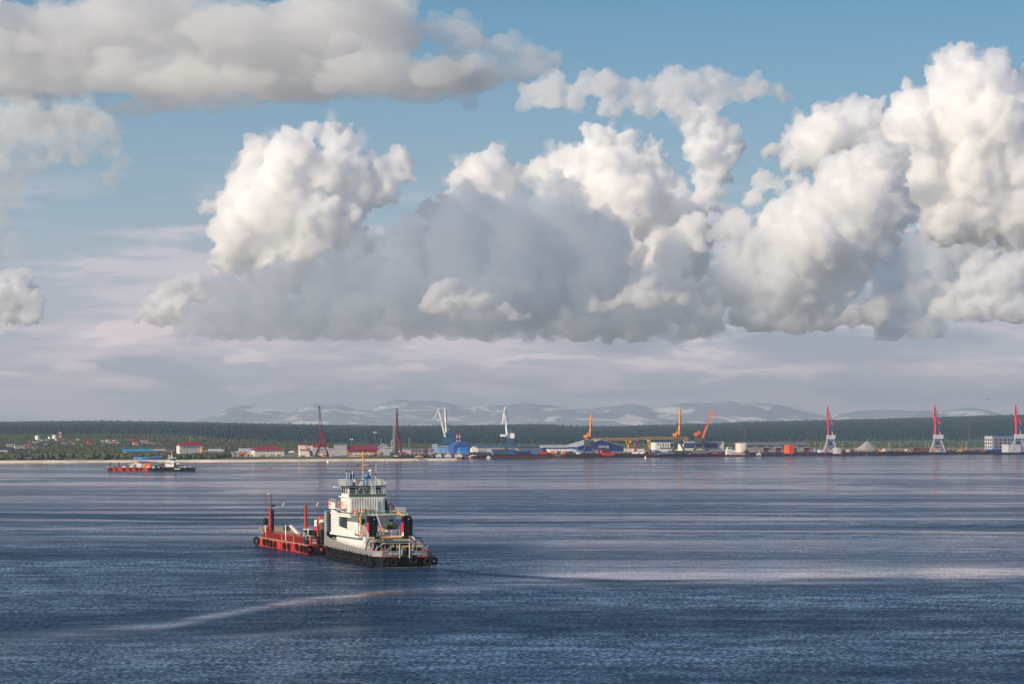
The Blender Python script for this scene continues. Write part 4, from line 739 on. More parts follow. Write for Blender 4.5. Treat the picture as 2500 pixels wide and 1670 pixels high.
def container(label,loc,th,l,w,h,m,name='shipping_container',cat='container',group=None,rm=None):
    t=thing(name,label,cat,loc,th,group);mb=MB();mb.box(0,l,0,w,0,h)
    n=max(3,int(l/.9))
    for i in range(n): mb.box(l*(i+.25)/n,l*(i+.6)/n,-.05,0,.15,h-.15)
    mb.build('body',M[m],t);MB().box(-.05,l+.05,-.08,w+.08,h,h+.12).build('roof_rail',M[rm or m],t);MB().box(-.06,0,.15,w-.15,.1,h-.1).build('door',M[m],t);return t
t,L,h,th,a=moored_barge('long maroon barge carrying blue and orange containers in front of the long white hall',1196,1350,2.1)
for i,(f0,f1,m,dz,lb) in enumerate(((.06,.23,'bblue',2.6,'bright blue container first from the left on the container barge'),(.235,.42,'bblue',2.5,'bright blue container second from the left on the container barge'),(.425,.56,'tblue',2.2,'teal container in the middle of the container barge'),(.565,.67,'blue',2.3,'dark blue container right of the teal one on the barge'),(.675,.80,'lblue',2.2,'pale blue container fifth along the container barge'),(.82,.93,'orange',2.5,'orange container near the right end of the container barge'))):
    on(t,L,th,a,f0,f1,h+.9,dz,m,lb)
t,L,h,th,a=moored_barge('long empty maroon barge below the first yellow crane',1368,1592,2.4)
on(t,L,th,a,.46,.56,h+.9,2.6,'red','brick red hopper on the maroon barge right of the first yellow crane','cargo_hopper','hopper')
t,L,h,th,a=moored_barge('low dark maroon barge moored below the two right yellow cranes',1596,1765,1.5,'dred')
on(t,L,th,a,.10,.42,h+.9,1.6,'white','long white hull section lying on the low maroon barge','boat_hull','boat hull')
on(t,L,th,a,.55,.8,h+.9,.8,'lgrey','flat grey pontoon lying on the low maroon barge','pontoon','pontoon')
t,L,h,th,a=moored_barge('short dark pontoon moored left of the container barge',1142,1194,1.0,'dred')
def launch(label,xa,xb,hull,off=9,sc_=1.0,sup='white',cat='boat'):
    a=qline(xa,off) if xa>1130 else (W(xa,2215),2215.);k=a[1]/7000;L=(xb-xa)*k;th=.12;t=thing('river_launch',label,cat,(a[0],a[1],0),th);B=L*.3
    P=[(0,.1*B),(L*.75,0),(L,B*.5),(L*.75,B),(0,.9*B)];mb=MB();n=len(P)
    mb.add([(x,y,-.4) for x,y in P]+[(x*1.03-L*.015,y,1.0*sc_+ (.5*sc_ if x>L*.9 else 0)) for x,y in P],[tuple(range(n-1,-1,-1)),tuple(range(n,2*n))]+[(i,(i+1)%n,n+(i+1)%n,n+i) for i in range(n)]);mb.build('hull',M[hull],t)
    MB().box(L*.1,L*.72,B*.15,B*.85,1*sc_,2.5*sc_).build('deckhouse',M[sup],t);MB().box(L*.35,L*.6,B*.2,B*.8,2.5*sc_,4.2*sc_).build('wheelhouse',M[sup],t)
    MB().box(L*.36,L*.59,B*.18,B*.19,3.2*sc_,3.9*sc_).build('window_strip',M['glass'],t)
    mb=MB()
    for i in range(4): mb.box(L*(.16+.13*i),L*(.22+.13*i),B*.13,B*.14,1.5*sc_,2.0*sc_)
    mb.build('window_strip',M['glass'],t)
    MB().tube((L*.45,B*.5,4.2*sc_),(L*.45,B*.5,8.0*sc_),.09).tube((L*.45,B*.2,6.4*sc_),(L*.45,B*.8,6.4*sc_),.06).build('mast',M['lgrey'],t);return t
for a in (('white launch with black hull, leftmost of the four moored past the bank tip',1042,1062,'black'),('white launch with dark hull, second of the four moored past the bank tip',1062,1084,'navy'),('white launch with blue hull, third of the four moored past the bank tip',1084,1108,'tblue'),('largest white launch with red hull, fourth of the row past the bank tip',1109,1135,'dred')): launch(*a,sc_=1.15)
launch('small white boat with dark hull beside the quay corner',1134,1146,'black',sc_=.7)
launch('small white motorboat beside the green wagons',1188,1200,'white',off=24,sc_=.6)
launch('small dark work boat moored right of the white river boat',1846,1864,'black',off=8,sc_=.9)
# white river boat
a=qline(1770,10);k=a[1]/7000
t=thing('river_boat','white two deck river boat with dark maroon hull left of the concrete warehouse','boat',(a[0],a[1],0),.25);L=56*k
MB().prism([(1,-.5),(L-3,-.5),(L,1.6),(-2,1.6)],'y',0,5).build('hull',M['dred'],t);MB().prism([(L*.1,1.6),(L*.95,1.6),(L*.9,3.4),(L*.1,3.6)],'y',.5,4.5).build('main_deck_house',M['white'],t)
MB().prism([(L*.1,3.6),(L*.55,3.6),(L*.45,5.6),(L*.1,5.8)],'y',.8,4.2).build('upper_deck_house',M['white'],t);MB().box(L*.14,L*.32,1.2,3.8,5.8,7.6).build('wheelhouse',M['white'],t)
mb=MB()
for i in range(7): mb.box(L*(.3+.085*i),L*(.35+.085*i),.44,.5,2.2,3.0)
mb.build('window_strip',M['glass'],t);MB().box(L*.15,L*.31,1.14,1.2,6.4,7.2).build('window_strip',M['glass'],t)
MB().tube((L*.3,2.5,7.6),(L*.3,2.5,14.5),.12).tube((L*.3,1.5,11),(L*.3,3.5,11),.08).build('mast',M['dred'],t);MB().box(L*.42,L*.5,1.5,3.5,5.6,6.8).build('funnel',M['dgrey'],t)
# things on the quay. g(label, kind, x0,x1, ybase, ytop, colour)
def onground(x0,yb): Y=Yof(yb);return W(x0,Y),Y,Y/7000
def cont(label,x0,x1,yb,yt,m,th=.25,rm=None,group=None,z=GZ,name='shipping_container',cat='container'):
    Y=(CH-z)*7000/(yb-1044);k=Y/7000;return container(label,(W(x0,Y),Y,z),th,(x1-x0)*k/math.cos(th)*.95,2.5,(yb-yt)*k,m,name,cat,group,rm)
def truck(label,x0,x1,yb,cab,body,h=9,tank=False,name='truck'):
    X,Y,k=onground(x0,yb);L=(x1-x0)*k;Hh=h*k;t=thing(name,label,'truck',(X,Y,GZ),.12);w=2.4
    MB().box(0,L*.26,0,w,.9,.9+Hh*.62).build('cab',M[cab],t);MB().box(L*.02,L*.2,-.03,0,.9+Hh*.34,.9+Hh*.55).build('side_window',M['glass'],t)
    if tank: MB().tube((L*.3,w/2,.9+Hh*.4),(L,w/2,.9+Hh*.4),Hh*.38,n=12).build('tank',M[body],t)
    else: MB().box(L*.3,L,-.05,w+.05,.9,.9+Hh*.8).build('load_body',M[body],t)
    MB().box(0,L,.2,w-.2,.55,.9).build('chassis',M['dgrey'],t)
    for q in (.13,.6,.8):
        for y in (0,w): MB().tube((L*q,y-.14,.5),(L*q,y+.14,.5),.5,n=10).build('wheel',M['black'],t)
    return t
def car(label,x0,x1,yb,m):
    X,Y,k=onground(x0,yb);L=(x1-x0)*k;t=thing('parked_car',label,'car',(X,Y,GZ),.1);s=L/4.4
    MB().prism([(0,.3*s),(L,.3*s),(L,.75*s),(L*.82,.9*s),(L*.7,1.4*s),(L*.25,1.45*s),(L*.05,.95*s),(0,.8*s)],'y',0,1.7*s).build('body',M[m],t)
    MB().prism([(L*.76,.92*s),(L*.67,1.33*s),(L*.28,1.36*s),(L*.14,.95*s)],'y',-.02,1.7*s+.02).build('windows',M['glass'],t)
    for q in (.2,.8):
        for y in (0,1.7*s): MB().tube((L*q,y-.1,.33*s),(L*q,y+.1,.33*s),.33*s,n=10).build('wheel',M['black'],t)
def loader(label,x0,x1,yb,m,flip=1,arm=True):
    CLEAR.append((x0,x1,1900,Yof(yb)+3))
    X,Y,k=onground(x0 if flip>0 else x1,yb);L=(x1-x0)*k;t=thing('wheel_loader',label,'excavator',(X,Y,GZ),0 if flip>0 else math.pi);H=L*.42
    MB().box(L*.45,L,0,2.4,.6,H*.6).build('body',M[m],t);MB().box(L*.5,L*.72,.3,2.1,H*.6,H*1.15).build('cab',M['dgrey'],t)
    if arm: MB().beam((L*.5,1.2,H*.6),(L*.2,1.2,H*.75),.4).beam((L*.2,1.2,H*.75),(0,1.2,.5),.35).build('arm',M[m],t);MB().prism([(-.5,.1),(.9,.1),(.2,1.2),(-.2,1.2)],'y',-.2,2.6).build('bucket',M['dgrey'],t)
    for q in (.55,.9):
        for y in (0,2.4): MB().tube((L*q,y-.25,.6),(L*q,y+.25,.6),.65,n=10).build('wheel',M['black'],t)
def wagon(label,x0,x1,yb,yt,m,group=None):
    X,Y,k=onground(x0,yb);L=(x1-x0)*k;H=(yb-yt)*k;t=thing('rail_wagon',label,'rail wagon',(X,Y,GZ),.16,group);mb=MB();mb.box(0,L,0,2.9,1.0,H)
    for i in range(7): mb.box(L*(i+.4)/7,L*(i+.55)/7,-.12,0,1.0,H)
    mb.build('body',M[m],t);MB().box(-.2,L+.2,.5,2.4,.7,1.0).build('frame',M['dgrey'],t)
    for q in (.15,.85): MB().box(L*q-1.2,L*q+1.2,.2,2.7,0,.7).build('bogie',M['black'],t)
Gw='green open wagons on the quay'
for i,(x0,x1) in enumerate(((1146,1163),(1164,1181),(1182,1199),(1206,1223),(1224,1241))): wagon('dark green open rail wagon, '+('leftmost','second','third','fourth','rightmost')[i]+' of the row left of the teal tower crane',x0,x1,1112,1104,'dgreen',Gw)
for i,(x0,x1) in enumerate(((1632,1660),(1662,1690))): wagon('long dark green wagon between the legs of the yellow cranes, '+('left' if i==0 else 'right')+' one',x0,x1,1107,1100.5,'dgreen')
for i,(x0,x1) in enumerate(((1735,1752),(1753,1770))): wagon('grey ribbed wagon in front of the arched blue hall, '+('left' if i==0 else 'right')+' one',x0,x1,1105,1099,'grey')
C=[('brick red container row behind the green wagons, left part',1179,1205,1105,1099,'rust'),('brick red container row behind the green wagons, right part',1206,1232,1105,1099,'rust'),('dark red container by the feet of the teal tower crane',1256,1264,1106,1099.5,'dred'),
('small brown shed container right of the teal tower crane',1266,1276,1107,1101,'wood'),('white box at the left foot of the first yellow crane',1409,1417,1109,1105,'white'),('pale blue container behind the first yellow crane',1412,1426,1105,1100,'lblue'),
('white site cabin left of the first yellow crane',1400,1409,1104,1098,'white'),('teal container beside the garage block',1383,1398,1108,1103,'tblue'),('cream square hut right of the first yellow crane',1453,1462,1107,1097,'cream'),
('glazed grey kiosk behind the cream square hut',1463,1481,1106,1097,'glass'),('long brick red dump body on the quay right of the yellow crane',1473,1502,1112,1106,'red'),('white container by the left stockyard gantry leg',1524,1546,1103,1095.5,'white'),
('white container right of the left stockyard gantry',1547,1575,1103,1096,'white'),('rust brown tall bin by the right gantry leg',1586,1592,1110,1099,'rust'),('sky blue container between the gantry and the white hall',1594,1610,1104,1099,'lblue'),
('teal container left of the second yellow crane',1601,1615,1108,1102,'tblue'),('dark red container under the second yellow crane',1652,1664,1101,1096,'dred'),('blue container under the second yellow crane, right side',1672,1682,1101,1096,'blue'),
('blue container under the leaning orange crane',1700,1712,1101,1095,'blue'),('maroon container in front of the arched hall right end',1741,1753,1097,1092.5,'dred'),('teal container at the corner of the arched hall',1719,1733,1101,1096,'tblue'),
('rust container on the quay left of the white river boat',1755,1768,1110,1105,'dred'),('pale blue and white tank container left of the first red crane',1990,1998,1104,1096.5,'lblue'),('white container at the left foot of the first red crane',1999,2009,1105,1099,'white'),
('orange box between the legs of the first red crane',2013,2019,1105,1100,'orange'),('blue box between the legs of the first red crane',2014,2020,1108,1104,'blue'),('white tank on the slope of the gravel heap',2116,2126,1098,1094.5,'white'),
('dark brown container right of the white silo shed',2057,2066,1104,1098,'rust'),('small cream cabin at the foot of the gravel heap',2067,2075,1104,1097.5,'cream'),('long deep red scrap container left of the middle red crane',2232,2250,1101,1094.5,'dred'),
('second deep red scrap container left of the middle red crane',2251,2271,1101,1094.5,'rust'),('orange cabin left of the middle red crane leg',2280,2286,1100,1094,'orange'),('rust post box right of the middle red crane',2307,2311,1102,1089,'rust'),
('small blue cabin on the quay right of the middle red crane',2329,2336,1102,1098.5,'blue'),('blue fuel box at the left of the right-hand quay',2168,2175,1104,1101,'blue'),('white cabin at the left of the earth heap',2212,2218,1101,1097,'white'),
('pale caravan left of the earth heap',2158,2164,1101,1096,'white'),('low navy skip in front of the grey office block',2432,2446,1104,1099,'navy'),('green site cabin by the concrete warehouse',1940,1946,1106,1094,'green')]
for l in C: cont(*l)
Gp='black pipes and scrap'
i=0
for r_ in range(3):
    for c_ in range(2):
        cont(('orange-red container in the stack by the concrete warehouse, '+('bottom','middle','top')[r_]+' row '+('left' if c_==0 else 'right')),1917+c_*10.6,1927.4+c_*10.6,1107.5,1107.5-6.6,'orange' if c_==0 else 'red',th=.1);o=bpy.data.objects[[k for k in bpy.data.objects.keys() if k.startswith('shipping_container')][-1]]
        i+=1
# lift the stacked rows to rest on one another
for o in [o for o in bpy.data.objects if str(o.get('label','')).startswith('orange-red container in the stack')]:
    r_=('bottom','middle','top').index(o['label'].split(', ')[1].split()[0]);o.location.z=GZ+r_*(6.6*o.location.y/7000+.16)
for a in (('sky blue container on the pale bank, leftmost of three',327,346,1122.5,1116.5,'lblue'),('blue container angled next to the leftmost sky blue one',347,363,1122.5,1116,'bblue'),('dark blue container with white roof on the pale bank',372,395,1122.5,1115.5,'blue')):
    cont(*a,rm='white' if 'white roof' in a[0] else None,z=1.9);CLEAR.append((a[1],a[2],1800,2010))
truck('white box truck facing left on the pale bank before the cream hall',735,745,1119,'white','white');truck('small pale van at the foot of the pale lattice boom',777,788,1119,'lgrey','white',6);car('white car at the feet of the dark red lattice crane',804,812,1119,'white')
car('white car parked under the maroon tower crane',961,972,1119,'white');car('dark car in front of the cream two storey block',690,697,1117,'navy');car('white car half hidden by scrap before the hall',757,763,1117,'white')
truck('blue tipper truck right of the four storey white block',494,505,1114,'blue','tblue',7);truck('teal tanker in the vehicle yard left of the cream block',513,524,1115,'tblue','tblue',7,True);truck('orange and white truck in the middle of the vehicle yard',528,541,1114.5,'orange','white',8)
truck('dark blue truck at the top of the vehicle yard',545,556,1112,'navy','blue',8);truck('white tanker in the vehicle yard beside the arched hangar',557,570,1114,'white','lgrey',8,True);truck('blue fronted truck right of the white tanker',571,582,1111,'blue','lgrey',8)
truck('orange truck at the right of the vehicle yard',585,596,1112,'orange','orange',7);truck('orange flat truck next to the cream block',600,611,1112,'orange','cream',7);truck('yellow mobile crane truck beside the white block',496,508,1109,'yellow','sand',9)
truck('blue truck behind the cream block right corner',693,703,1110,'navy','blue',7);truck('white van between the cream block and the tall hall',704,718,1109,'white','white',7)
for i,(x,w) in enumerate(((560,9),(572,8),(583,9),(603,9),(614,7))):
    X,Y,k=onground(x,1117);o=MB();[o.torus((0,0,r),(0,0,1),w*k*.5,.3,14,6) for r in (.3,.9,1.5)];o=o.build('concrete_ring_stack',M['concrete']);o.location=(X,Y,GZ);tag(o,'stack of pale concrete rings, '+('leftmost','second','middle','fourth','rightmost')[i]+' of five below the vehicle yard','concrete rings','concrete ring stacks')
for i,x in enumerate((640,662,680,705,722)):
    X,Y,k=onground(x,1117);o=MB();rr=random.Random(i)
    for j in range(9): o.beam((rr.uniform(-2,2),rr.uniform(-1,1),rr.uniform(0,.4)),(rr.uniform(-2,2)+1,rr.uniform(-1,1),rr.uniform(.4,1.7)),rr.uniform(.1,.3))
    o=o.build('scrap_pile',M['wood' if i%2 else 'rust']);o.location=(X,Y,GZ);tag(o,'scrap pile before the cream two storey block, '+('leftmost','second','middle','fourth','rightmost')[i]+' of five','scrap pile','scrap piles')
for i,x in enumerate((985,1008,1026,1048,890,908,880,995)):
    X,Y,k=onground(x,1114.5);o=MB();rr=random.Random(i+40)
    for j in range(12): o.beam((rr.uniform(-3,3),rr.uniform(-1,1),rr.uniform(0,.5)),(rr.uniform(-3,3)+1,rr.uniform(-1,1),rr.uniform(.6,2.4)),rr.uniform(.15,.5))
    o=o.build('scrap_pile',M[('dgrey','rust','dred')[i%3]]);o.location=(X,Y,GZ);tag(o,('dark','rusty','dark red')[i%3]+' scrap heap on the quay, '+('just right of the maroon tower crane','behind the bank left of the launches','behind the sand heap on the bank tip','beside the first launch','in front of the brick building at right','between the brick building and the maroon crane','in front of the brick building middle','near the red box by the maroon crane')[i],'scrap pile','quay scrap')
for i,x in enumerate((2300,2318,2345,2358,2380,2394,2150,2190,2140,2240,1880,1900,2075)):
    X,Y,k=onground(x,1103.5);o=MB();rr=random.Random(i+80)
    for j in range(12): o.beam((rr.uniform(-4,4),rr.uniform(-1,1),rr.uniform(0,.5)),(rr.uniform(-4,4)+1,rr.uniform(-1,1),rr.uniform(.5,2.2)),rr.uniform(.2,.7))
    o=o.build('scrap_pile',M[('dgrey','rust','yellow','earth')[i%4]]);o.location=(X,Y,GZ);tag(o,('dark grey','rusty','yellowish','brown')[i%4]+' scrap heap '+('right of the middle red crane leg','a little right of the middle red crane','left of the tall lattice tower','at the foot of the tall lattice tower','right of the tall lattice tower','left of the grey office block','at the right foot of the gravel heap','between gravel heap and earth heap','in front of the gravel heap','right of the earth heap','before the concrete warehouse, left','before the concrete warehouse, middle','beside the cream cabin')[i],'scrap pile','right-hand quay scrap')
cont('deep red box right of the maroon tower crane',981,992,1112,1103.5,'red');cont('rusty tall bollard column behind the launches',1039,1042,1112,1093,'dred');cont('beige crate beside the brick building',925,933,1113,1108,'wood')
loader('yellow loader with arm stretched left on the pale bank at far left',55,68,1115,'yellow');loader('yellow digger body right of the far left loader',69,79,1115,'yellow',-1,False);loader('dark and yellow excavator in the willow scrub, left one',158,171,1114,'yellow');loader('dark and yellow excavator in the willow scrub, right one',180,192,1114,'yellow',-1)
loader('yellow loader on the right quay by the gravel heap',2131,2144,1103,'yellow');loader('yellow digger left of the earth heap',2172,2186,1103,'yellow',-1);loader('yellow loader between the red crane and the lattice tower',2314,2328,1102,'yellow');loader('small yellow digger left of the grey office block',2370,2382,1102,'yellow')
X,Y,k=onground(0,1114);t=thing('filling_kiosk','dark flat-roofed kiosk with a white band and red letters at the left edge','kiosk',(X-2,Y,GZ));MB().box(0,7.5,0,5,3.6,4.6).build('fascia',M['white'],t);MB().box(-1,11,-.5,6,4.6,5.6).build('roof',M['navy'],t)
for x in (1,6.5): MB().box(x,x+.4,.5,.9,0,3.6).build('post',M['lgrey'],t)
MB().box(1.4,6.5,1.5,4.5,0,2.6).build('booth',M['white'],t);MB().box(2.0,5.0,1.4,1.5,1.2,2.2).build('window',M['glass'],t)
truck('white lorry front beside the kiosk at the left edge',12,22,1114,'white','dgrey',6);cont('round-ended grey tank at the left edge behind the lorry',34,44,1112,1106,'lgrey',name='tank_container')
cont('teal box cabin behind the far left yellow loaders',60,75,1113,1108.5,'tblue')
# red vertical crane tank and small things in the stockyard
c=PX('jib','bright red folded jib standing in the stockyard by the right gantry','crane boom',1550,Yof(1103));c.beam('jib','cred',[(1549,1103),(1550,1079)],3,2)
for (l,x0,x1) in (('white upturned boat hull in the stockyard, left one',1543,1560),('white upturned boat hull in the stockyard, right one',1561,1574)):
    X,Y,k=onground(x0,1109);Lh=(x1-x0)*k;mb=MB();n=8
    P=[(0,1.2),(Lh,2.2),(Lh*.85,.4),(Lh*.1,.2)];mb.prism(P,'y',0,2.2);t=thing('small_boat',l,'boat',(X,Y,GZ),.1);mb.build('hull',M['white'],t);MB().box(Lh*.2,Lh*.3,.5,1.7,-.0,.5).box(Lh*.7,Lh*.8,.5,1.7,0,.6).build('cradle',M['wood'],t)
# buoys and gulls
def buoy(label,px,y):
    Y=168000/(y-1044);t=thing('buoy',label,'buoy',(W(px,Y),Y,0));MB().lathe((0,0,-.3),[(.01,0),(1.0,.1),(1.05,.6),(.55,1.3),(.28,2.0),(.01,2.1)],12).build('float',M['white'],t,True);MB().lathe((0,0,1.7),[(.3,0),(.3,.5),(.01,.6)],8).build('lantern',M['cream'],t)
buoy('white conical buoy near the pale bank behind the tug mast',801,1130);buoy('white conical buoy in front of the maroon barge row',1576,1120)
def gull(label,px,y,Y,s=1):
    t=thing('gull',label,'bird',(W(px,Y),Y,PZ(y,Y)));MB().add([(0,0,0),(.5*s,.2,.22*s),(1.0*s,.1,.05*s),(.5*s,.02,.17*s),(0,.3,.02),(-.5*s,.2,.22*s),(-1.0*s,.1,.05*s),(-.5*s,.02,.17*s),(0,-.35,.0),(0,.2,-.12*s)],[(0,4,1),(4,2,1),(0,1,3),(3,1,2),(0,5,4),(4,5,6),(0,7,5),(7,6,5),(0,3,9),(0,9,7),(8,0,9),(8,9,4)]).build('body',M['dgrey'],t)
gull('tiny dark gull high before the grey cloud bank, left of two',652,685,700,.35);gull('tiny dark gull high before the grey cloud bank, right of two',717,690,700,.35);gull('small gull flying above the right-hand hills',2410,975,900,.8)
# ---------------------------------------------------------------- scrub, kept clear of the buildings
def clear(X,Y):
    k=np.ones(len(X),bool);p=1250+7000*X/Y
    for (a,b,y0,y1) in CLEAR: k&=~((p>a-1.5)&(p<b+1.5)&(Y>y0)&(Y<y1))
    return X[k],Y[k]
bush_m=bpy.data.materials.new('willow_leaves');bush_m.use_nodes=True;folm(bush_m,(.028,.045,.026),(.095,.115,.055),.02)
bush2=bpy.data.materials.new('shrub_leaves');bush2.use_nodes=True;folm(bush2,(.035,.06,.038),(.10,.145,.08),.02)
n=16000;p=rg.uniform(-300,1180,n);d=rg.beta(1,1.6,n)*1500;X=(p-1250)/7000*(2000+d);Y=shore(X)+13+d*.95
k_=(Y>shore(X)+12)&(rg.random(n)<np.where(p<560,1,np.where(Y>2600,1,.0)));X,Y=clear(X[k_],Y[k_])
thicket('willow_scrub',X,Y,rg.uniform(1.0,2.1,len(X))*np.where(Y<2150,1.25,1),bush_m,'grey-green willow scrub behind the pale river bank on the left')
X,Y=clear(*scatter(9000,1000,2750,3050,4500))
thicket('meadow_scrub',X,Y,rg.uniform(.7,1.8,len(X)),bush2,'light green scrub on the flat land behind the right-hand quay')
X,Y=clear(*scatter(15000,-300,1200,3000,4900))
thicket('slope_scrub',X,Y,rg.uniform(.8,2.0,len(X)),bush_m,'mixed scrub between the cottages at the foot of the left-hand hills')
# ---------------------------------------------------------------- the pusher tug and its barge
HD=math.atan2(.952,-.306)
def root(name,label,cat,X,Y,rz=HD): return thing(name,label,cat,(X,Y,0),rz)
# local frame: x forward along the keel, y to port (so w metres to starboard is y=-w), z up
TUG=root('pusher_tug','white and grey pusher tug with two tall black funnels and a yellow mast, nearest boat','tug boat',-23.6,492.7)
def P3(s,w,z): return (s,-w,z)
class SB(MB):
    def bx(q,s0,s1,w0,w1,z0,z1): return q.box(s0,s1,-w1,-w0,z0,z1)
    def tb(q,a,b,r,r1=None,n=7): return q.tube(P3(*a),P3(*b),r,r1,n)
    def bm_(q,a,b,w,w1=None): return q.beam(P3(*a),P3(*b),w,w1)
    def ph(q,pts,r,n=6): return q.path([P3(*p) for p in pts],r,n)
    def tor(q,c,ax,R,r,**k): return q.torus(P3(*c),(ax[0],-ax[1],ax[2]),R,r,**k)
    def rail(q,pts,h=1.0,n=3,step=1.3,r=.028):
        for (a,b) in zip(pts[:-1],pts[1:]):
            a=Vector(P3(*a));b=Vector(P3(*b));L_=(b-a).length;k=max(1,int(L_/step))
            for i in range(k+1):
                p=a.lerp(b,i/k);q.tube(p,p+Vector((0,0,h)),r,None,4,False)
            for j in range(1,n+1):
                z=Vector((0,0,h*j/n));q.tube(a+z,b+z,r,None,4,False)
        return q
Mw=mat('boat_white',(.76,.74,.69),rough=.45,scale=.5,var=.06,stain=((.42,.28,.17),.6,1.1));Mg=mat('bulwark_grey',(.20,.195,.18),rough=.55,var=.12,scale=.8,stain=((.20,.13,.09),.45,.7))
Mk=mat('hull_black',(.008,.009,.011),rough=.8,spec=.12,var=.4,scale=.8,stain=((.05,.045,.04),.3,.5));Mgn=mat('deck_green',(.07,.14,.10),rough=.7,stain=((.12,.12,.10),.5,.6))
Mfk=mat('funnel_black',(.008,.009,.011),rough=.7,spec=.15);Mo=mat('lifebuoy_orange',(.90,.16,.03),rough=.5);My=mat('davit_yellow',(.88,.42,.02),rough=.45,stain=((.5,.25,.05),.3,.8))
Mrub=mat('tyre_rubber',(.011,.012,.014),rough=.9,spec=.12,var=.5,scale=3,stain=((.07,.065,.06),.5,2.5));Mred=mat('barge_red',(.44,.024,.014),rough=.5,var=.2,scale=.4,stain=((.70,.13,.03),.8,.45))
Mdr=mat('barge_dark_red',(.22,.014,.014),rough=.55,stain=((.2,.05,.03),.5,.6));Mdk=mat('barge_deck',(.34,.27,.17),rough=.85,var=.2,stain=((.16,.20,.13),.6,.4));Mgl=mat('tug_glass',(.015,.02,.03),rough=.08,spec=.8)
Mwl=mat('white_letters',(.8,.78,.75),rough=.5);Mdg=mat('machinery_dark',(.018,.022,.026),rough=.6,spec=.2,var=.4,scale=2);Mst=mat('pipe_grey',(.30,.31,.32),rough=.4);Mbl=mat('searchlight_blue',(.02,.20,.42),rough=.4)
# hull: rows of outline points (s,w) swept between heights
OUT=[(1.3,0),(8,-.05),(20,0),(30,.05),(36,.5),(40,1.3),(43.5,2.4),(46,3.0),(46,7.7),(43.5,8.3),(40,9.4),(36,10.2),(30,10.65),(8,10.75),(1.3,10.7),(0,9.4),(0,1.3)]
def sweep(mb,out,f0,f1,ins0=0,ins1=0,cap=True):
    cx,cy=22,5.35;n=len(out);A=[];B=[]
    for (s,w) in out:
        A.append(P3(s+(cx-s)*ins0*.2,w+(cy-w)*ins0,f0(s)));B.append(P3(s+(cx-s)*ins1*.2,w+(cy-w)*ins1,f1(s)))
    return mb.add(A+B,([tuple(range(n)),tuple(range(2*n-1,n-1,-1))] if cap else [])+[(i,(i+1)%n,n+(i+1)%n,n+i) for i in range(n)])
zb=lambda s:1.75+.012*s+max(0,s-30)*.02
zt=lambda s:2.65+.012*s+.0006*s*s+max(0,s-30)*.03
sweep(SB(),OUT,lambda s:-1.2,zb,.12,0).build('hull',Mk,TUG)
def bulwark():
    mb=SB();n=len(OUT);cx,cy=22,5.35
    for i in range(n):
        a,b=OUT[i],OUT[(i+1)%n]
        segs=[(a,b)]
        if a==(0,9.4): segs=[((0,9.4),(0,6.25)),((0,4.45),(0,1.3))]
        for (p,q) in segs:
            def ring(pt,z,k): return P3(pt[0]+(cx-pt[0])*k*.25,pt[1]+(cy-pt[1])*k,z)
            v=[ring(p,zb(p[0])+.02,-.004),ring(q,zb(q[0])+.02,-.004),ring(q,zt(q[0]),.02),ring(p,zt(p[0]),.02),ring(p,zb(p[0])+.02,.04),ring(q,zb(q[0])+.02,.04),ring(q,zt(q[0]),.045),ring(p,zt(p[0]),.045)]
            mb.add(v,[(0,1,2,3),(5,4,7,6),(3,2,6,7),(4,0,3,7),(1,5,6,2)])
    return mb.build('bulwark',Mg,TUG)
bulwark()
mb=SB();sweep(mb,OUT,lambda s:zb(s)-.12,lambda s:zb(s)+.03,.05,.05);mb.build('main_deck',Mgn,TUG)
mb=SB()
for i,(a,b) in enumerate(zip(OUT[:6],OUT[1:7])): mb.bm_((a[0],a[1]+.1,zt(a[0])),(b[0],b[1]+.1,zt(b[0])),.14)
mb.bm_((.12,1.4,zt(0)),(1.42,.1,zt(0)),.14).bm_((.12,4.45,zt(0)),(.12,1.4,zt(0)),.14);mb.build('bulwark_cap',Mst,TUG)
SB().bm_((.12,9.3,zt(0)),(.12,6.25,zt(0)),.14).bm_((.12,9.3,zt(0)),(1.42,10.6,zt(0)),.14).build('bulwark_cap',Mst,TUG)
mb=SB();mb.bx(-.1,.0,.9,4.2,1.66,1.78).bx(-.1,.0,6.4,9.8,1.66,1.78);mb.build('rust_belt',Mred,TUG)
mb=SB();mb.bm_((.05,1.35,zb(0)),(.3,2.3,zt(0)),.08).bm_((-.02,4.45,1.5),(-.02,4.45,3.9),.22).bm_((-.02,6.25,1.5),(-.02,6.25,4.2),.22);mb.build('stern_posts',Mst,TUG)
SB().bx(-.0,.9,8.6,10.2,2.72,2.86).build('stern_locker_lid',Mred,TUG)
add_text('РТ-680',TUG,(-.16,-3.25,2.22),.50,Mwl,(math.pi/2,0,-math.pi/2),.01,.012);add_text('ОМ-15-1052',TUG,(-.16,-7.35,2.22),.27,Mwl,(math.pi/2,0,-math.pi/2),.01,.004)
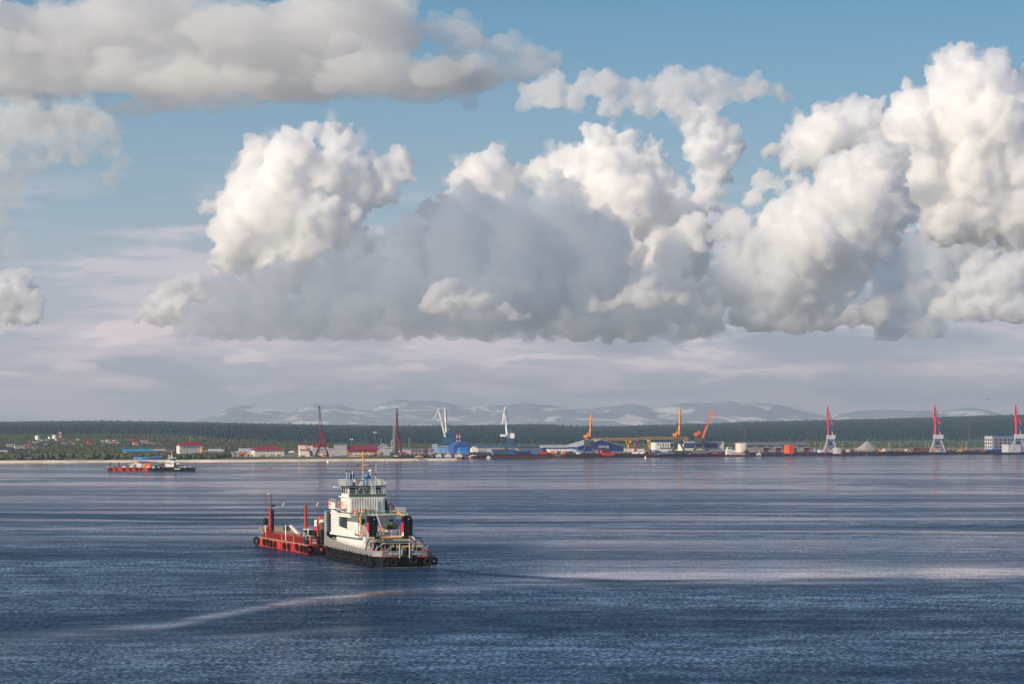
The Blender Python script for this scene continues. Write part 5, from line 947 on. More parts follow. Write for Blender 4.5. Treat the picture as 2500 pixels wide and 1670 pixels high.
# tyres
def tyre(parent,c,ax,R,r,sq=1.0,name='tyre_fender'):
    o=SB().tor((0,0,0),ax,R-r,r,n=22,m=9,sq=sq).build(name,Mrub,parent,True);o.location=P3(*c);return o
T0=tyre(TUG,(-.45,1.9,.95),(1,0,0),.78,.27,1.2)
for (w,z,R) in ((3.3,.75,.8),(6.9,1.2,.82),(9.4,.85,.8),(10.6,.95,.78)):
    o=T0.copy();sc.collection.objects.link(o);o.location=P3(-.45 if w<10 else .1,w,z);o.scale=(R/.78,)*3;o.parent=TUG
T1=tyre(TUG,(1.6,-.2,1.0),(.05,1,0),.70,.19,.9)
rr=random.Random(4)
for i in range(17):
    s=3.1+i*1.85+rr.uniform(-.3,.3);o=T1.copy();sc.collection.objects.link(o);o.location=P3(s,-.3+(.0 if s<31 else (s-31)*.09),1.0+rr.uniform(-.25,.35)+s*.01);o.rotation_euler=(rr.uniform(-.1,.1),rr.uniform(-.3,.3),rr.uniform(-.1,.12));o.parent=TUG
for i in range(8):
    s=3+i*3.6;o=T1.copy();sc.collection.objects.link(o);o.location=P3(s,11.0,1.0+rr.uniform(-.2,.2));o.parent=TUG
mb=SB()
for i in range(14): s=2.5+i*2.05;mb.bx(s,s+.09,-.12,-.02,.7,zb(s)+.35)
mb.build('fender_chains',Mdg,TUG)
# houses
H1=SB().bx(9.6,30,.9,9.8,1.8,4.75).build('lower_deckhouse',Mw,TUG)
mb=SB()
mb.bx(9.52,9.6,2.4,3.2,2,3.9).bx(9.52,9.6,5.2,6.0,2,3.9).build('door',Mdg,TUG)
SB().bx(11,31.2,0,10.7,4.72,4.92).build('boat_deck',Mgn,TUG);SB().bx(10.95,31.25,-.04,.06,4.62,4.98).bx(10.9,11,-.04,10.74,4.62,4.98).build('deck_edge',Mw,TUG)
# plank-sided port screen: solid forward part, low bulwark aft, fascia above the opening
mb=SB();mb.add([P3(25.6,.12,4.9),P3(31,.12,4.9),P3(31,.12,9.15),P3(27.5,.12,8.9),P3(25.6,.12,8.5),P3(25.6,.3,4.9),P3(31,.3,4.9),P3(31,.3,9.15),P3(27.5,.3,8.9),P3(25.6,.3,8.5)],[(0,1,2,3,4),(9,8,7,6,5),(0,5,6,1),(1,6,7,2),(2,7,8,3),(3,8,9,4),(4,9,5,0)])
mb.add([P3(14.3,.12,4.9),P3(25.6,.12,4.9),P3(25.6,.12,6.25),P3(14.3,.12,5.6),P3(14.3,.3,4.9),P3(25.6,.3,4.9),P3(25.6,.3,6.25),P3(14.3,.3,5.6)],[(0,1,2,3),(7,6,5,4),(2,6,7,3),(0,3,7,4),(1,5,6,2)])
mb.bx(17,25.6,.12,.3,8.0,8.6);mb.build('side_screen',Mw,TUG)
mb=SB()
for i in range(11): z=5.2+i*.35;mb.bx(25.7,30.95,.09,.12,z,z+.05)
mb.build('plank_seams',Mst,TUG)
SB().bx(18.3,31,1.9,8.9,4.9,8.4).build('middle_deckhouse',Mw,TUG)
for (w0,w1,z0,z1,n) in ((2.5,3.15,6.7,7.7,'window'),(3.8,4.6,6.6,7.7,'window'),(7.6,8.35,6.9,7.6,'window'),(3.4,3.7,5,6.8,'door_frame'),(5.2,6.0,4.95,6.9,'door')): SB().bx(18.22,18.32,w0,w1,z0,z1).build(n,Mgl if n=='window' else Mst,TUG)
mb=SB();mb.tb((19,1.0,8.1),(19,1.0,7.95),.12).tb((22,1.0,8.1),(22,1.0,7.95),.12);mb.build('deck_lamps',Mw,TUG)
SB().bx(17,31.2,0,10.7,8.38,8.62).build('upper_deck',Mw,TUG);SB().bx(17.3,31,.3,10.4,8.625,8.66).build('upper_deck_paint',Mgn,TUG)
mb=SB();mb.rail([(17.2,3.4,8.65),(17.2,6.4,8.65)],.95);mb.rail([(17.2,7.6,8.65),(17.2,10.5,8.65),(27,10.5,8.65)],.95);mb.rail([(17.2,.3,8.65),(17.2,1.4,8.65)],.95);mb.rail([(24,.3,8.65),(17.2,.3,8.65)],.95);mb.build('railing',Mw,TUG)
SB().bx(24,31,1.95,8.3,8.62,11.35).build('upper_deckhouse',Mw,TUG)
mb=SB()
for i in range(13): w=2.15+i*.47;mb.bx(23.93,24,w,w+.16,8.75,11.2)
for i in range(8): s=24.4+i*.8;mb.bx(s,s+.25,1.88,1.95,8.75,11.2)
mb.build('wall_ribs',Mw,TUG)
SB().bx(23.9,24,7.0,7.6,8.75,10.6).build('door',Mst,TUG)
for w in (4.15,4.65,5.15,5.65): SB().tb((23.7,w,9.05),(23.7,w,9.35),.16,.12).build('fire_bucket',Mred,TUG)
SB().bx(23.6,23.8,4.0,5.9,9.4,9.5).build('bucket_shelf',Mw,TUG)
# bridge wings
SB().bx(26.5,31,-.3,1.95,9.3,9.5).bx(26.5,31,-.3,-.15,9.5,10.4).build('port_wing',Mw,TUG)
mb=SB();mb.rail([(26.5,-.2,9.5),(26.5,1.9,9.5)],1.3);mb.rail([(26.5,-.2,9.5),(31,-.2,9.5)],1.5);mb.ph([(26.5,-.2,9.4),(24,.9,8.7)],.06);mb.build('railing',Mw,TUG)
SB().bx(26.0,31,8.3,11.0,9.0,9.2).build('starboard_wing',Mdg,TUG);mb=SB();mb.rail([(26,8.4,9.2),(26,11,9.2),(31,11,9.2)],1.0);mb.build('railing',Mw,TUG)
mb=SB();mb.bx(27,28.5,8.5,9.7,9.2,10.6).tb((27.5,9.0,10.6),(27.5,9.2,12.0),.5,.25);mb.build('wing_gear',Mdg,TUG);SB().ph([(27,10.6,9.3),(27,10.3,11.8)],.08).build('wing_post',Mw,TUG)
# navigating bridge
SB().bx(24.0,31.5,1.7,8.7,11.35,11.55).build('bridge_deck',Mw,TUG);SB().bx(23.95,24.05,1.75,8.65,11.55,12.0).build('spray_band',Mgn,TUG)
SB().bx(26,31,2.1,8.3,11.55,13.25).build('wheelhouse',mat('wheelhouse_grey_white',(.66,.70,.69),rough=.4),TUG)
for (w0,w1) in ((2.3,3.35),(3.6,4.75),(4.95,6.05),(7.05,8.15)): SB().bx(25.93,26.0,w0,w1,12.05,13.08).build('window',Mgl,TUG)
for s in (26.6,28.2,29.6): SB().bx(s,s+1.0,2.04,2.1,12.05,13.08).build('window',Mgl,TUG)
SB().bx(25.4,31.6,1.5,8.9,13.25,13.45).build('wheelhouse_roof',mat('roof_black',(.02,.02,.025)),TUG);SB().bx(25.7,31.4,1.7,8.7,13.45,13.5).build('roof_top',Mw,TUG)
SB().bx(29.5,30.5,.4,1.5,13.1,13.3).build('roof_wing',Mw,TUG)
mb=SB();mb.rail([(24.05,1.8,11.6),(24.05,8.6,11.6)],1.1);mb.rail([(24.05,1.8,11.6),(27,1.8,11.6)],1.1);mb.rail([(24.05,8.6,11.6),(27,8.6,11.6)],1.1);mb.ph([(24.05,3.5,12.7),(24.05,3.6,13.1),(24.05,4.9,13.1),(24.05,5.1,12.7)],.035);mb.build('railing',Mw,TUG)
mb=SB();mb.rail([(25.5,1.6,13.45),(25.5,8.8,13.45),(31.5,8.8,13.45)],1.1,3,.85);mb.rail([(25.5,1.6,13.45),(31.5,1.6,13.45),(31.5,8.8,13.45)],1.1,3,.85);mb.build('railing',Mw,TUG)
def ladder(a,b,w,m,n=10,r=.035):
    mb=SB();mb.tb((a[0],a[1]-w/2,a[2]),(b[0],b[1]-w/2,b[2]),r,None,5).tb((a[0],a[1]+w/2,a[2]),(b[0],b[1]+w/2,b[2]),r,None,5)
    for i in range(1,n):
        f=i/n;s,q,z=[a[j]+(b[j]-a[j])*f for j in range(3)];mb.tb((s,q-w/2,z),(s,q+w/2,z),r*.7,None,4)
    return mb.build('ladder',m,TUG)
ladder((24.3,6.55,11.6),(25.4,6.55,13.6),.55,Mw,8,.045);ladder((13.8,5.0,4.95),(17.2,4.6,8.7),.75,Mw,12,.06)
# mast
mb=SB();mb.tb((27,5.1,13.5),(27,5.1,18.6),.10,.08).tb((27,5.1,18.3),(27,5.1,19.7),.12,.10).ph([(27,5.1,18.9),(27.6,5.1,19.0)],.1);mb.build('mast',My,TUG)
SB().bm_((27,3.75,18.85),(27,6.45,18.85),.09).build('upper_yard',My,TUG);SB().bm_((27,3.7,16.75),(27,6.5,16.75),.12).build('lower_yard',My,TUG)
for w,z in ((3.85,16.85),(4.2,16.85),(6.0,16.85),(6.4,16.85),(3.8,18.9),(6.4,18.5),(4.2,17.2)): SB().tb((27,w,z),(27,w,z+.28),.09).build('mast_lamp',Mdg,TUG)
SB().tb((27,5.3,17.2),(27,6.1,17.2),.04).bx(26.9,27.1,5.2,6.1,17.15,17.3).build('radar_bar',Mw,TUG);SB().tb((26.8,4.95,13.5),(26.8,4.98,14.6),.16).tb((26.8,5.3,13.5),(26.8,5.25,14.6),.13).build('mast_foot',Mw,TUG)
def searchlight(w,ax):
    t_=SB().tb((26.2,w,13.5),(26.2,w,14.7),.17).build('searchlight_post',Mbl,TUG)
    SB().tb((26.2,w,15.15),(26.2-.55*ax,w+.05,15.15),.50,.50,16).tor((26.2-.55*ax,w+.05,15.15),(1,0,0),.48,.06).tb((26.2,w,15.15),(26.2+.3*ax,w,15.15),.48,.2,14).build('lamp_housing',Mbl,t_);SB().tb((26.2-.56*ax,w+.05,15.15),(26.2-.6*ax,w+.05,15.15),.40,.34,16).build('lens',Mgl,t_)
    SB().ph([(26.1,w-.55,15.2),(26.1,w-.5,14.7),(26.1,w,14.55),(26.1,w+.5,14.7),(26.1,w+.55,15.2)],.05).build('yoke',Mbl,t_)
searchlight(2.6,1);searchlight(5.65,-1)
SB().bx(26.5,27.4,3.5,4.7,13.5,14.65).build('roof_locker',Mw,TUG);SB().bx(26,26.5,4.2,4.9,13.5,14.3).build('roof_box',Mw,TUG);SB().bx(26.6,27.2,2.9,3.4,13.5,14.1).build('vent_box',Mdg,TUG)
mb=SB()
for a in (-.25,.3): mb.tb((26.5+a,6.6+a*.4,13.5),(26.5,6.4,16.0),.05)
mb.tb((26.4,6.1,14.6),(26.5,6.35,16.0),.05);mb.build('radome_tripod',Mw,TUG);MB().lathe(P3(26.5,6.4,15.95),[(.01,0),(.36,.05),(.42,.25),(.25,.42),(.01,.46)],14).build('radome',Mw,TUG,True)
for (w,z1,hd) in ((1.65,16.0,1),(2.2,15.9,1),(2.75,16.2,0),(7.15,17.4,0),(7.0,15.4,1)):
    SB().tb((25.6,w,13.5),(25.6,w,z1),.05).build('antenna_pole',Mw,TUG)
    if hd: SB().tb((25.6,w-.05,z1-.05),(25.6,w+.08,z1+.3),.12,.08).build('horn',Mdg,TUG)
SB().tb((25.6,8.75,13.6),(25.6,8.75,18.4),.022).build('whip_antenna',Mdg,TUG);SB().tb((25.5,8.85,13.8),(25.5,8.85,14.2),.13).build('stern_lamp',Mw,TUG)
# funnels
def funnel(w0,s0):
    t_=SB();P=[(0,3.9),(0,7.6),(.35,8.15),(.5,8.42)]
    t_.add([P3(s0,w0,3.0),P3(s0,w0+1.6,3.0),P3(s0,w0+1.6,7.7),P3(s0,w0+1.25,8.42),P3(s0,w0+.12,8.42),P3(s0,w0,8.2),P3(s0+1.5,w0,3.0),P3(s0+1.5,w0+1.6,3.0),P3(s0+1.5,w0+1.6,7.7),P3(s0+1.5,w0+1.25,8.42),P3(s0+1.5,w0+.12,8.42),P3(s0+1.5,w0,8.2)],[(5,4,3,2,1,0),(6,7,8,9,10,11),(0,1,7,6),(1,2,8,7),(2,3,9,8),(3,4,10,9),(4,5,11,10),(5,0,6,11)])
    f=t_.build('funnel',Mfk,TUG);SB().bx(s0+.1,s0+1.4,w0-.05,w0,5.5,7.3).build('red_band',M['cred'],f);SB().bx(s0+.1,s0+1.4,w0-.05,w0,3.0,5.5).build('white_band',Mw,f)
    mb=SB()
    for i in range(7): mb.tb((s0-.03,w0+.8,3.9+i*.55),(s0,w0+.8,3.9+i*.55),.05,None,6)
    mb.build('rivets',Mst,f);SB().tb((s0-.08,w0+.9,7.9),(s0-.02,w0+.9,7.9),.16,None,8).build('vent_cap',Mst,f)
funnel(1.75,10.3);funnel(8.1,10.3)
# davits, boat, buoys
SB().ph([(14.2,1.2,6.6),(14.2,1.25,7.3),(15.5,1.5,8.0),(17.0,2.4,9.1)],.14,8).build('port_davit',My,TUG);SB().ph([(16,7.7,9.2),(16,8.5,8.9),(15,9.4,8.3),(14,10.3,7.7),(14,10.55,7.4),(14,10.6,6.6)],.15,8).build('starboard_davit',My,TUG)
SB().tb((14,10.6,5.2),(14,10.6,6.7),.25,.22,8).build('davit_post',Mw,TUG);SB().tb((14.2,1.2,4.95),(14.2,1.2,6.6),.22,.2,8).build('davit_post',Mw,TUG)
# covered workboat on its cradle
def cover():
    mb=MB();n=9;V=[];k=10
    for i in range(n):
        x=i/(n-1);s=12.0+4.6*x;b=1.25*(1-.55*abs(2*x-1)**2.2);
        for j in range(k):
            a=math.pi*j/(k-1);c_=math.cos(a);sn=math.sin(a);hgt=.75*(1-.35*abs(2*x-1)**2)*sn**.8+(.08 if j%2 else 0)
            V.append(P3(s,6.75-b*c_,6.55+hgt))
        for (c_,z) in ((.85,6.0),(.0,5.75),(-.85,6.0)): V.append(P3(s,6.75+b*c_,z+(.25*abs(2*x-1)**2)))
    q=k+3;f=[(i*q+j,i*q+(j+1)%q,(i+1)*q+(j+1)%q,(i+1)*q+j) for i in range(n-1) for j in range(q)]+[tuple(range(q-1,-1,-1)),tuple((n-1)*q+j for j in range(q))]
    return mb.add(V,f)
wb=thing('workboat','small boat under a dark green tarpaulin on the tug, between the two black funnels','boat',(0,0,0));
mtc=mat('tarpaulin_green',(.05,.075,.05),rough=.8,var=.4,scale=2.5,bump=.05);o=cover().build('tarpaulin',mtc);o.parent=wb;SB().bx(12.3,16.2,6.0,7.5,5.45,5.8).build('boat_bottom',Mw,wb);SB().bx(12.6,12.9,5.8,7.7,4.95,5.5).bx(15.5,15.8,5.8,7.7,4.95,5.5).build('cradle',Mst,wb)
wb.location=TUG.location;wb.rotation_euler=(0,0,HD)
SB().bx(11.8,12.6,5.9,7.2,4.93,6.0).build('deck_locker',Mw,TUG);SB().bx(11.6,12.2,7.7,8.9,4.93,5.7).build('deck_locker',Mdg,TUG)
def lifebuoy(s,w,z,ax,lab,R=.42):
    t=thing('lifebuoy',lab,'lifebuoy',TUG.matrix_world@Vector((0,0,0)) if False else (0,0,0),0,'orange lifebuoys on the tug');t.rotation_euler=(0,0,HD)
    hx,hy=-.306,.952;px_,py_=.952,.306;t.location=(-23.6+hx*s+px_*w,492.7+hy*s+py_*w,z)
    SB().tor((0,0,0),ax,R,.11,n=20,m=8).build('ring',Mo,t,True)
    mb=SB()
    for i in range(4):
        a=math.pi/4+i*math.pi/2;v=Vector((0,math.cos(a),math.sin(a))) if abs(ax[0])>.5 else Vector((math.cos(a),0,math.sin(a)));c=v*R;mb.tube(tuple(c-v.cross(Vector((ax[0],-ax[1],0)))*.06),tuple(c+v.cross(Vector((ax[0],-ax[1],0)))*.06),.125,None,8)
    mb.build('grab_band',Mwl,t)
lifebuoy(25.9,.55,10.15,(1,.0,0),'orange lifebuoy on the railing of the upper left platform of the tug');lifebuoy(30,-.38,10.1,(0,1,0),'orange lifebuoy seen edge-on at the far left corner of the tug bridge wing')
lifebuoy(17.05,1.0,9.1,(.5,.9,0),'orange lifebuoy standing just above the left yellow davit');lifebuoy(25.9,10.0,9.6,(1,0,0),'orange lifebuoy on the right side of the tug above the right yellow davit',.5)
lifebuoy(10.8,.6,5.5,(.3,.9,0),'orange lifebuoy low on the left side rail of the tug');lifebuoy(13.7,5.0,5.9,(1,.2,0),'orange lifebuoy behind the foot of the ladder between the funnels')
SB().bx(12,12.8,2.0,2.9,5.9,6.9).build('orange_raft_cover',Mo,TUG)
# aft deck: canopy, beams, towing gear, arches
SB().bx(1.8,7.2,1.5,7.6,4.15,4.25).build('canopy',Mgn,TUG);mb=SB()
for s,w in ((2,1.7),(2,4.5),(2,7.4),(7,1.7),(7,7.4)): mb.tb((s,w,1.9),(s,w,4.15),.07)
mb.build('canopy_posts',Mst,TUG)
SB().bx(5,5.5,2.2,6.3,4.75,5.0).build('hose_beam',My,TUG);SB().bx(4.9,5.6,1.2,2.2,4.7,5.05).bx(4.9,5.6,6.3,7.4,4.7,5.05).build('beam_end',Mdg,TUG);SB().bx(4.95,5.55,.7,1.2,4.75,5.0).bx(4.95,5.55,7.4,7.9,4.75,5.0).build('beam_cap',My,TUG);mb=SB()
for w in (1.5,3.5,5.5,7.2): mb.tb((5.2,w,4.2),(5.2,w,4.8),.05)
mb.build('beam_brackets',Mdg,TUG)
def arch(s,w0,w1,z0,z1,m,r=.1,foot=1.3): return SB().ph([(s,w0,z0),(s,w0+foot*.35,z0+(z1-z0)*.6),(s,w0+foot*.8,z1-.12),(s,w0+foot*1.3,z1),(s,w1-foot*1.3,z1),(s,w1-foot*.8,z1-.12),(s,w1-foot*.35,z0+(z1-z0)*.6),(s,w1,z0)],r,8).build('towing_arch',m,TUG)
arch(1.0,.3,9.9,2.6,4.0,Mst,.08,1.7);arch(5.8,-.1,10.6,2.7,4.7,Mdg,.10,.9);arch(8.2,-.1,10.7,2.8,4.5,Mst,.07,1.0)
SB().ph([(2.5,.2,2.7),(2.6,.3,3.6),(3.5,.9,5.0)],.11).build('fairlead_arm',Mst,TUG);SB().bm_((.3,2.2,2.7),(.5,3.6,3.8),.2).build('stern_arm',Mst,TUG);SB().bm_((1.2,10.2,2.7),(.7,8.8,3.9),.14).build('stern_arm',Mst,TUG)
mb=SB();mb.bx(5.0,7.0,3.2,5.6,1.9,3.3).tb((5.8,3.0,2.7),(5.8,6.0,2.7),.7,None,12);mb.build('towing_winch',Mdg,TUG)
SB().bx(7.4,9,1.6,8.8,1.9,3.9).build('engine_casing',Mdg,TUG);SB().tb((1.6,7.2,2.0),(1.6,7.2,2.7),.3,.22,10).tb((1.6,7.2,2.7),(1.6,7.2,2.95),.42,None,10).build('capstan',Mst,TUG);SB().tb((1.4,5.3,1.9),(1.4,5.3,3.6),.22,None,10).build('towing_post',Mst,TUG)
SB().bx(3.2,4.2,2.5,3.8,1.9,2.9).build('winch_drum',Mred,TUG)
for (s,w,z) in ((1.1,1.9,4.0),(1.1,3.0,3.9),(1.1,3.55,3.5),(1.1,4.4,3.45),(1.1,6.2,3.5),(1.1,5.6,3.45),(1.1,7.1,3.4),(1.1,8.0,3.5),(1.1,8.1,4.0),(3.5,1.2,4.3)): SB().bx(s-.05,s+.05,w-.25,w+.25,z-.14,z+.14).build('warning_plate',My,TUG)
rq2=random.Random(9)
for i in range(16):
    q_=(rq2.uniform(1.6,7),rq2.uniform(.8,9.8),1.9);hh=rq2.uniform(.4,1.6);a_=rq2.uniform(.12,.4)
    (SB().tb(q_,(q_[0],q_[1],q_[2]+hh),a_,a_*rq2.uniform(.6,1),9) if i%2 else SB().bx(q_[0]-a_,q_[0]+a_,q_[1]-a_,q_[1]+a_*1.4,1.9,1.9+hh)).build(('bollard','deck_box')[(i+1)%2],(Mdg,Mst,Mred,Mdg,Mgn,My)[i%6],TUG)
mb=SB()
for w in (.7,2.2,3.2,7.8,9.0,9.9): mb.tb((1.1,w,1.9),(1.1,w,3.7),.06)
for w in (2.9,3.9,8.4): mb.ph([(6.5,w,1.9),(5.5,w+.2,3.4),(3.5,w+.4,3.9)],.05)
mb.build('deck_pipes',Mst,TUG)
mb=SB();mb.ph([(27,5.1,19.5),(27,5.1,18.9)],.05).tb((27,5.1,18.6),(12,2.5,8.5),.015,None,3).tb((27,5.1,18.6),(12,8.8,8.5),.015,None,3).tb((27,3.8,16.8),(25.6,1.7,13.6),.012,None,3);mb.build('stays',Mdg,TUG)
mb=SB();mb.tb((2.2,6.9,2),(2.2,6.9,5.1),.04);fs=mb.build('flag_staff',Mst,TUG)
def flag():
    for i,(m) in enumerate((Mwl,M['blue'],M['cred'])):
        mb=MB();V=[];n=7
        for j in range(n):
            x=j/(n-1);y=-7.0-x*1.0;z=5.35-x*.75-i*.26+math.sin(x*5)*.05
            for dz in (0,-.26): V.append((2.2+math.sin(x*6)*.08,y,z+dz))
        for j in range(n): V+= [(V[2*j][0]-.03,V[2*j][1],V[2*j][2]),(V[2*j+1][0]-.03,V[2*j+1][1],V[2*j+1][2])]
        f=[(2*j,2*j+1,2*j+3,2*j+2) for j in range(n-1)]+[(2*n+2*j,2*n+2*j+2,2*n+2*j+3,2*n+2*j+1) for j in range(n-1)]
        mb.add(V,f);mb.build('flag_stripe',m,FL)
FL=thing('flag','white, blue and red flag drooping beside the right black funnel','flag',TUG.location,HD);flag()
mb=SB();mb.rail([(30,.2,zt(30)),(20,.15,zt(20)),(10,.15,zt(10)),(3,.15,zt(3))],.5,1,1.1,.03);mb.rail([(30,10.5,zt(30)),(10,10.55,zt(10)),(3,10.55,zt(3))],.5,1,1.1,.03);mb.build('bulwark_rail',Mw,TUG)
for w in (2.0,7.5):
    k_=SB().bx(42,43.4,w,w+1.15,2,8.4).build('pushing_knee',Mst,TUG);mb=SB()
    for i in range(12): mb.bx(41.6,42.0,w+.1,w+1.3,2.6+i*.5,2.75+i*.5)
    mb.build('knee_steps',Mdg,k_)
mb=SB()
for i in range(8): mb.bx(31.2,32.2,1.6,3.0,2.6+i*.4,2.72+i*.4)
mb.bx(32.2,32.3,1.6,3.0,2.4,6);mb.build('bow_stairs',Mdg,TUG)
SB().tb((10.2,3.4,3.0),(10.2,3.4,6.9),.05).tb((10.2,.9,4.9),(10.2,.9,7.2),.04).build('deck_stanchion',Mw,TUG)
mb=SB();mb.rail([(11.1,.2,4.95),(11.1,10.5,4.95)],1.0);mb.rail([(11.1,.2,4.95),(14.3,.2,4.95)],1.0);mb.rail([(11.1,10.5,4.95),(24,10.5,4.95)],1.0);mb.build('railing',Mw,TUG)
mb=SB();mb.tb((9,3.0,4.0),(9,3.0,5.4),.22).tb((9,3.0,5.4),(8.6,3.0,5.6),.25);mb.build('deck_ventilator',Mgn,TUG);SB().tb((9.2,3.6,4.0),(9.2,3.6,5.0),.15).build('hydrant',Mred,TUG)
# ---- barge
BG=root('deck_barge','red flat barge pushed ahead of the tug, with railings, posts and hanging tyres','barge',-38.3,542.0)
bl,bw=43.0,9.6
SB().add([P3(0,0,.3),P3(2.2,.0,-.8),P3(bl-1,0,-.8),P3(bl,0,.6),P3(bl,0,1.72),P3(0,0,1.62),P3(0,bw,.3),P3(2.2,bw,-.8),P3(bl-1,bw,-.8),P3(bl,bw,.6),P3(bl,bw,1.72),P3(0,bw,1.62)],[(0,1,2,3,4,5),(11,10,9,8,7,6),(0,6,7,1),(1,7,8,2),(2,8,9,3),(3,9,10,4),(4,10,11,5),(5,11,6,0)]).build('hull',Mred,BG)
mb=SB()
for i in range(19): s=.8+i*2.3;mb.bx(s,s+.18,-.09,0,.0,1.6)
mb.bx(0,bl,-.12,0,1.5,1.64);mb.build('side_frames',Mred,BG)
SB().bx(-.05,bl+.05,-.1,bw+.05,1.64,1.76).build('deck',Mdk,BG)
mb=SB();mb.bx(2.5,bl-.6,.75,.87,1.76,2.85).bx(2.5,bl-.6,bw-.87,bw-.75,1.76,2.5).bx(bl-.7,bl-.58,.75,2,1.76,2.5)
for i in range(34): s=2.6+i*1.18;mb.bx(s,s+.1,.62,.75,1.76,2.8)
mb.build('coaming',Mdr,BG)
mb=SB();mb.rail([(1,.8,2.75),(bl-.5,.8,2.75)],.6,2,1.0,.045);mb.rail([(2.5,bw-.8,2.45),(bl-.5,bw-.8,2.45)],.85,2,1.6,.035);mb.rail([(bl-.5,.8,2.45),(bl-.5,3,2.45)],.95,3,.5,.04);mb.rail([(bl-.5,.8,1.8),(bl-4,.8,1.8)],1.6,5,.4,.03);mb.build('railing',Mdr,BG)
for s in (4.5,15,25,39): SB().bx(s,s+.35,.55,.68,1.76,3.0).build('marker_post',Mo,BG)
# letter plate at the stern corner
pl=SB().bx(-.25,-.1,.3,1.5,1.5,3.05).bx(-.25,.9,.2,.3,1.5,3.0).build('name_plate',Mred,BG);add_text('СТХ',pl,(-.27,-.9,2.72),.34,Mwl,(math.pi/2,0,-math.pi/2),.01,.015);add_text('278',pl,(-.27,-.9,2.18),.5,Mwl,(math.pi/2,0,-math.pi/2),.01,.03)
def s_at(px,w):
    k=(px-1250)/7000;X0=-38.3+.952*w;Y0=542+.306*w;return (X0-k*Y0)/(k*.952+.306)
B0=tyre(BG,(s_at(648,0),-.3,.95),(.03,1,0),.72,.19,.9)
for px in (656.5,664.5,674,697,707.6,728,738.6,746.6,753):
    o=B0.copy();sc.collection.objects.link(o);o.location=P3(s_at(px,0),-.3,.9+rr.uniform(-.12,.12));o.rotation_euler=(rr.uniform(-.08,.08),rr.uniform(-.3,.3),rr.uniform(-.08,.12));o.parent=BG
o=B0.copy();sc.collection.objects.link(o);o.location=P3(bl-.3,-.6,.95);o.scale=(1.25,1.25,1.25);o.rotation_euler=(0,0,.5);o.parent=BG
for (w,z) in ((-.1,.95),(1.9,.95)):
    o=tyre(BG,(-.5,w,z),(1,-.3 if w<0 else 0,0),.86,.28,1.1)
SB().bx(-.75,-.2,2.0,2.5,.75,1.2).build('towing_hook',Mo,BG)
mb=SB()
for px in (646,655,672,697,706,727,738): s=s_at(px,0);mb.tb((s,-.15,1.75),(s,-.3,.5),.03,None,4)
mb.build('tyre_ropes',Mdg,BG)
def post(s,w,z1,r,lean=0,m=Mred,name='winch_post'): return SB().tb((s,w,1.8),(s+lean,w,z1),r,r*.8,8).build(name,m,BG)
p_=post(38.6,1.4,7.6,.30);SB().bm_((38.6,1.4,5.2),(42.5,1.3,2.0),.3).build('brace',Mred,p_);SB().bx(38.4,38.8,1.7,2.1,2,7.4).build('dark_flange',Mdg,p_);SB().tb((38.6,1.5,7.6),(38.6,1.6,10.3),.1).ph([(38.6,1.6,10.2),(38.6,1.3,10.5),(38.6,.9,10.6)],.08).build('lamp_pipe',Mdr,p_);SB().bx(38.4,38.9,.9,1.2,10.5,10.8).build('floodlight',Mwl,p_);SB().bx(38.4,39,1.6,2.3,8.0,8.4).build('floodlight',Mdg,p_)
p_=post(37.8,8.5,8.4,.32);SB().bm_((37.8,8.6,4.6),(36.5,9.3,2.0),.25).build('brace',Mred,p_);mb=SB();mb.tb((37.8,8.3,7.8),(43,5.6,3.6),.03,None,4).tb((37.8,8.3,7.2),(43.2,6.2,3.4),.03,None,4);mb.build('winch_rope',Mdg,p_);SB().tor((43.3,5.6,3.4),(1,0,0),.35,.16).tor((43.3,6.2,3.3),(1,0,0),.3,.14).build('rope_block',Mdg,p_)
def lampmast(s,w,z1,lean,label,head=True,zw=4.8,ball=False):
    t=SB().tb((s,w,1.8),(s+lean*.3,w-lean*.0,zw),.14,.12).build('lamp_post',Mwl,BG);a=(s,w,zw);SB().tb(a,(s+abs(lean)*2,w-lean*.35,z1),.075,.05).tb((s+abs(lean)*2,w-lean*.35,z1),(s+abs(lean)*2,w-lean*.4,z1+2.2),.02).build('upper_pole',Mdr,t)
    if head: SB().bm_((s+abs(lean)*2,w-lean*.35+.1,z1-.35),(s+abs(lean)*2,w-lean*.35+.55,z1+.55),.2).build('lamp_head',Mwl,t)
    if ball: MB().lathe(P3(s,w,zw-.2),[(.01,0),(.5,.2),(.55,.8),(.4,1.4),(.01,1.5)],10).build('signal_ball',Mdg,t)
lampmast(40.5,.8,10.0,0,'',False,4.4,True);lampmast(22.5,.8,8.6,1.2,'');lampmast(5.0,1.0,8.2,0,'',False,4.9);lampmast(6.0,3.5,9.1,1.0,'')
SB().add([P3(43.2,1.4,1.9),P3(43.2,8.4,1.9),P3(50.2,8.2,3.5),P3(50.2,1.6,3.5),P3(43.2,1.4,1.6),P3(43.2,8.4,1.6),P3(50.2,8.2,3.25),P3(50.2,1.6,3.25)],[(0,1,2,3),(7,6,5,4),(0,4,5,1),(1,5,6,2),(2,6,7,3),(3,7,4,0)]).build('bow_ramp',Mdk,BG);SB().bm_((43.2,8.5,2.1),(50.2,8.3,3.7),.42).build('ramp_edge',Mwl,BG);SB().bx(36.5,37.5,2.4,4.2,1.8,2.5).build('deck_winch',Mgn,BG)
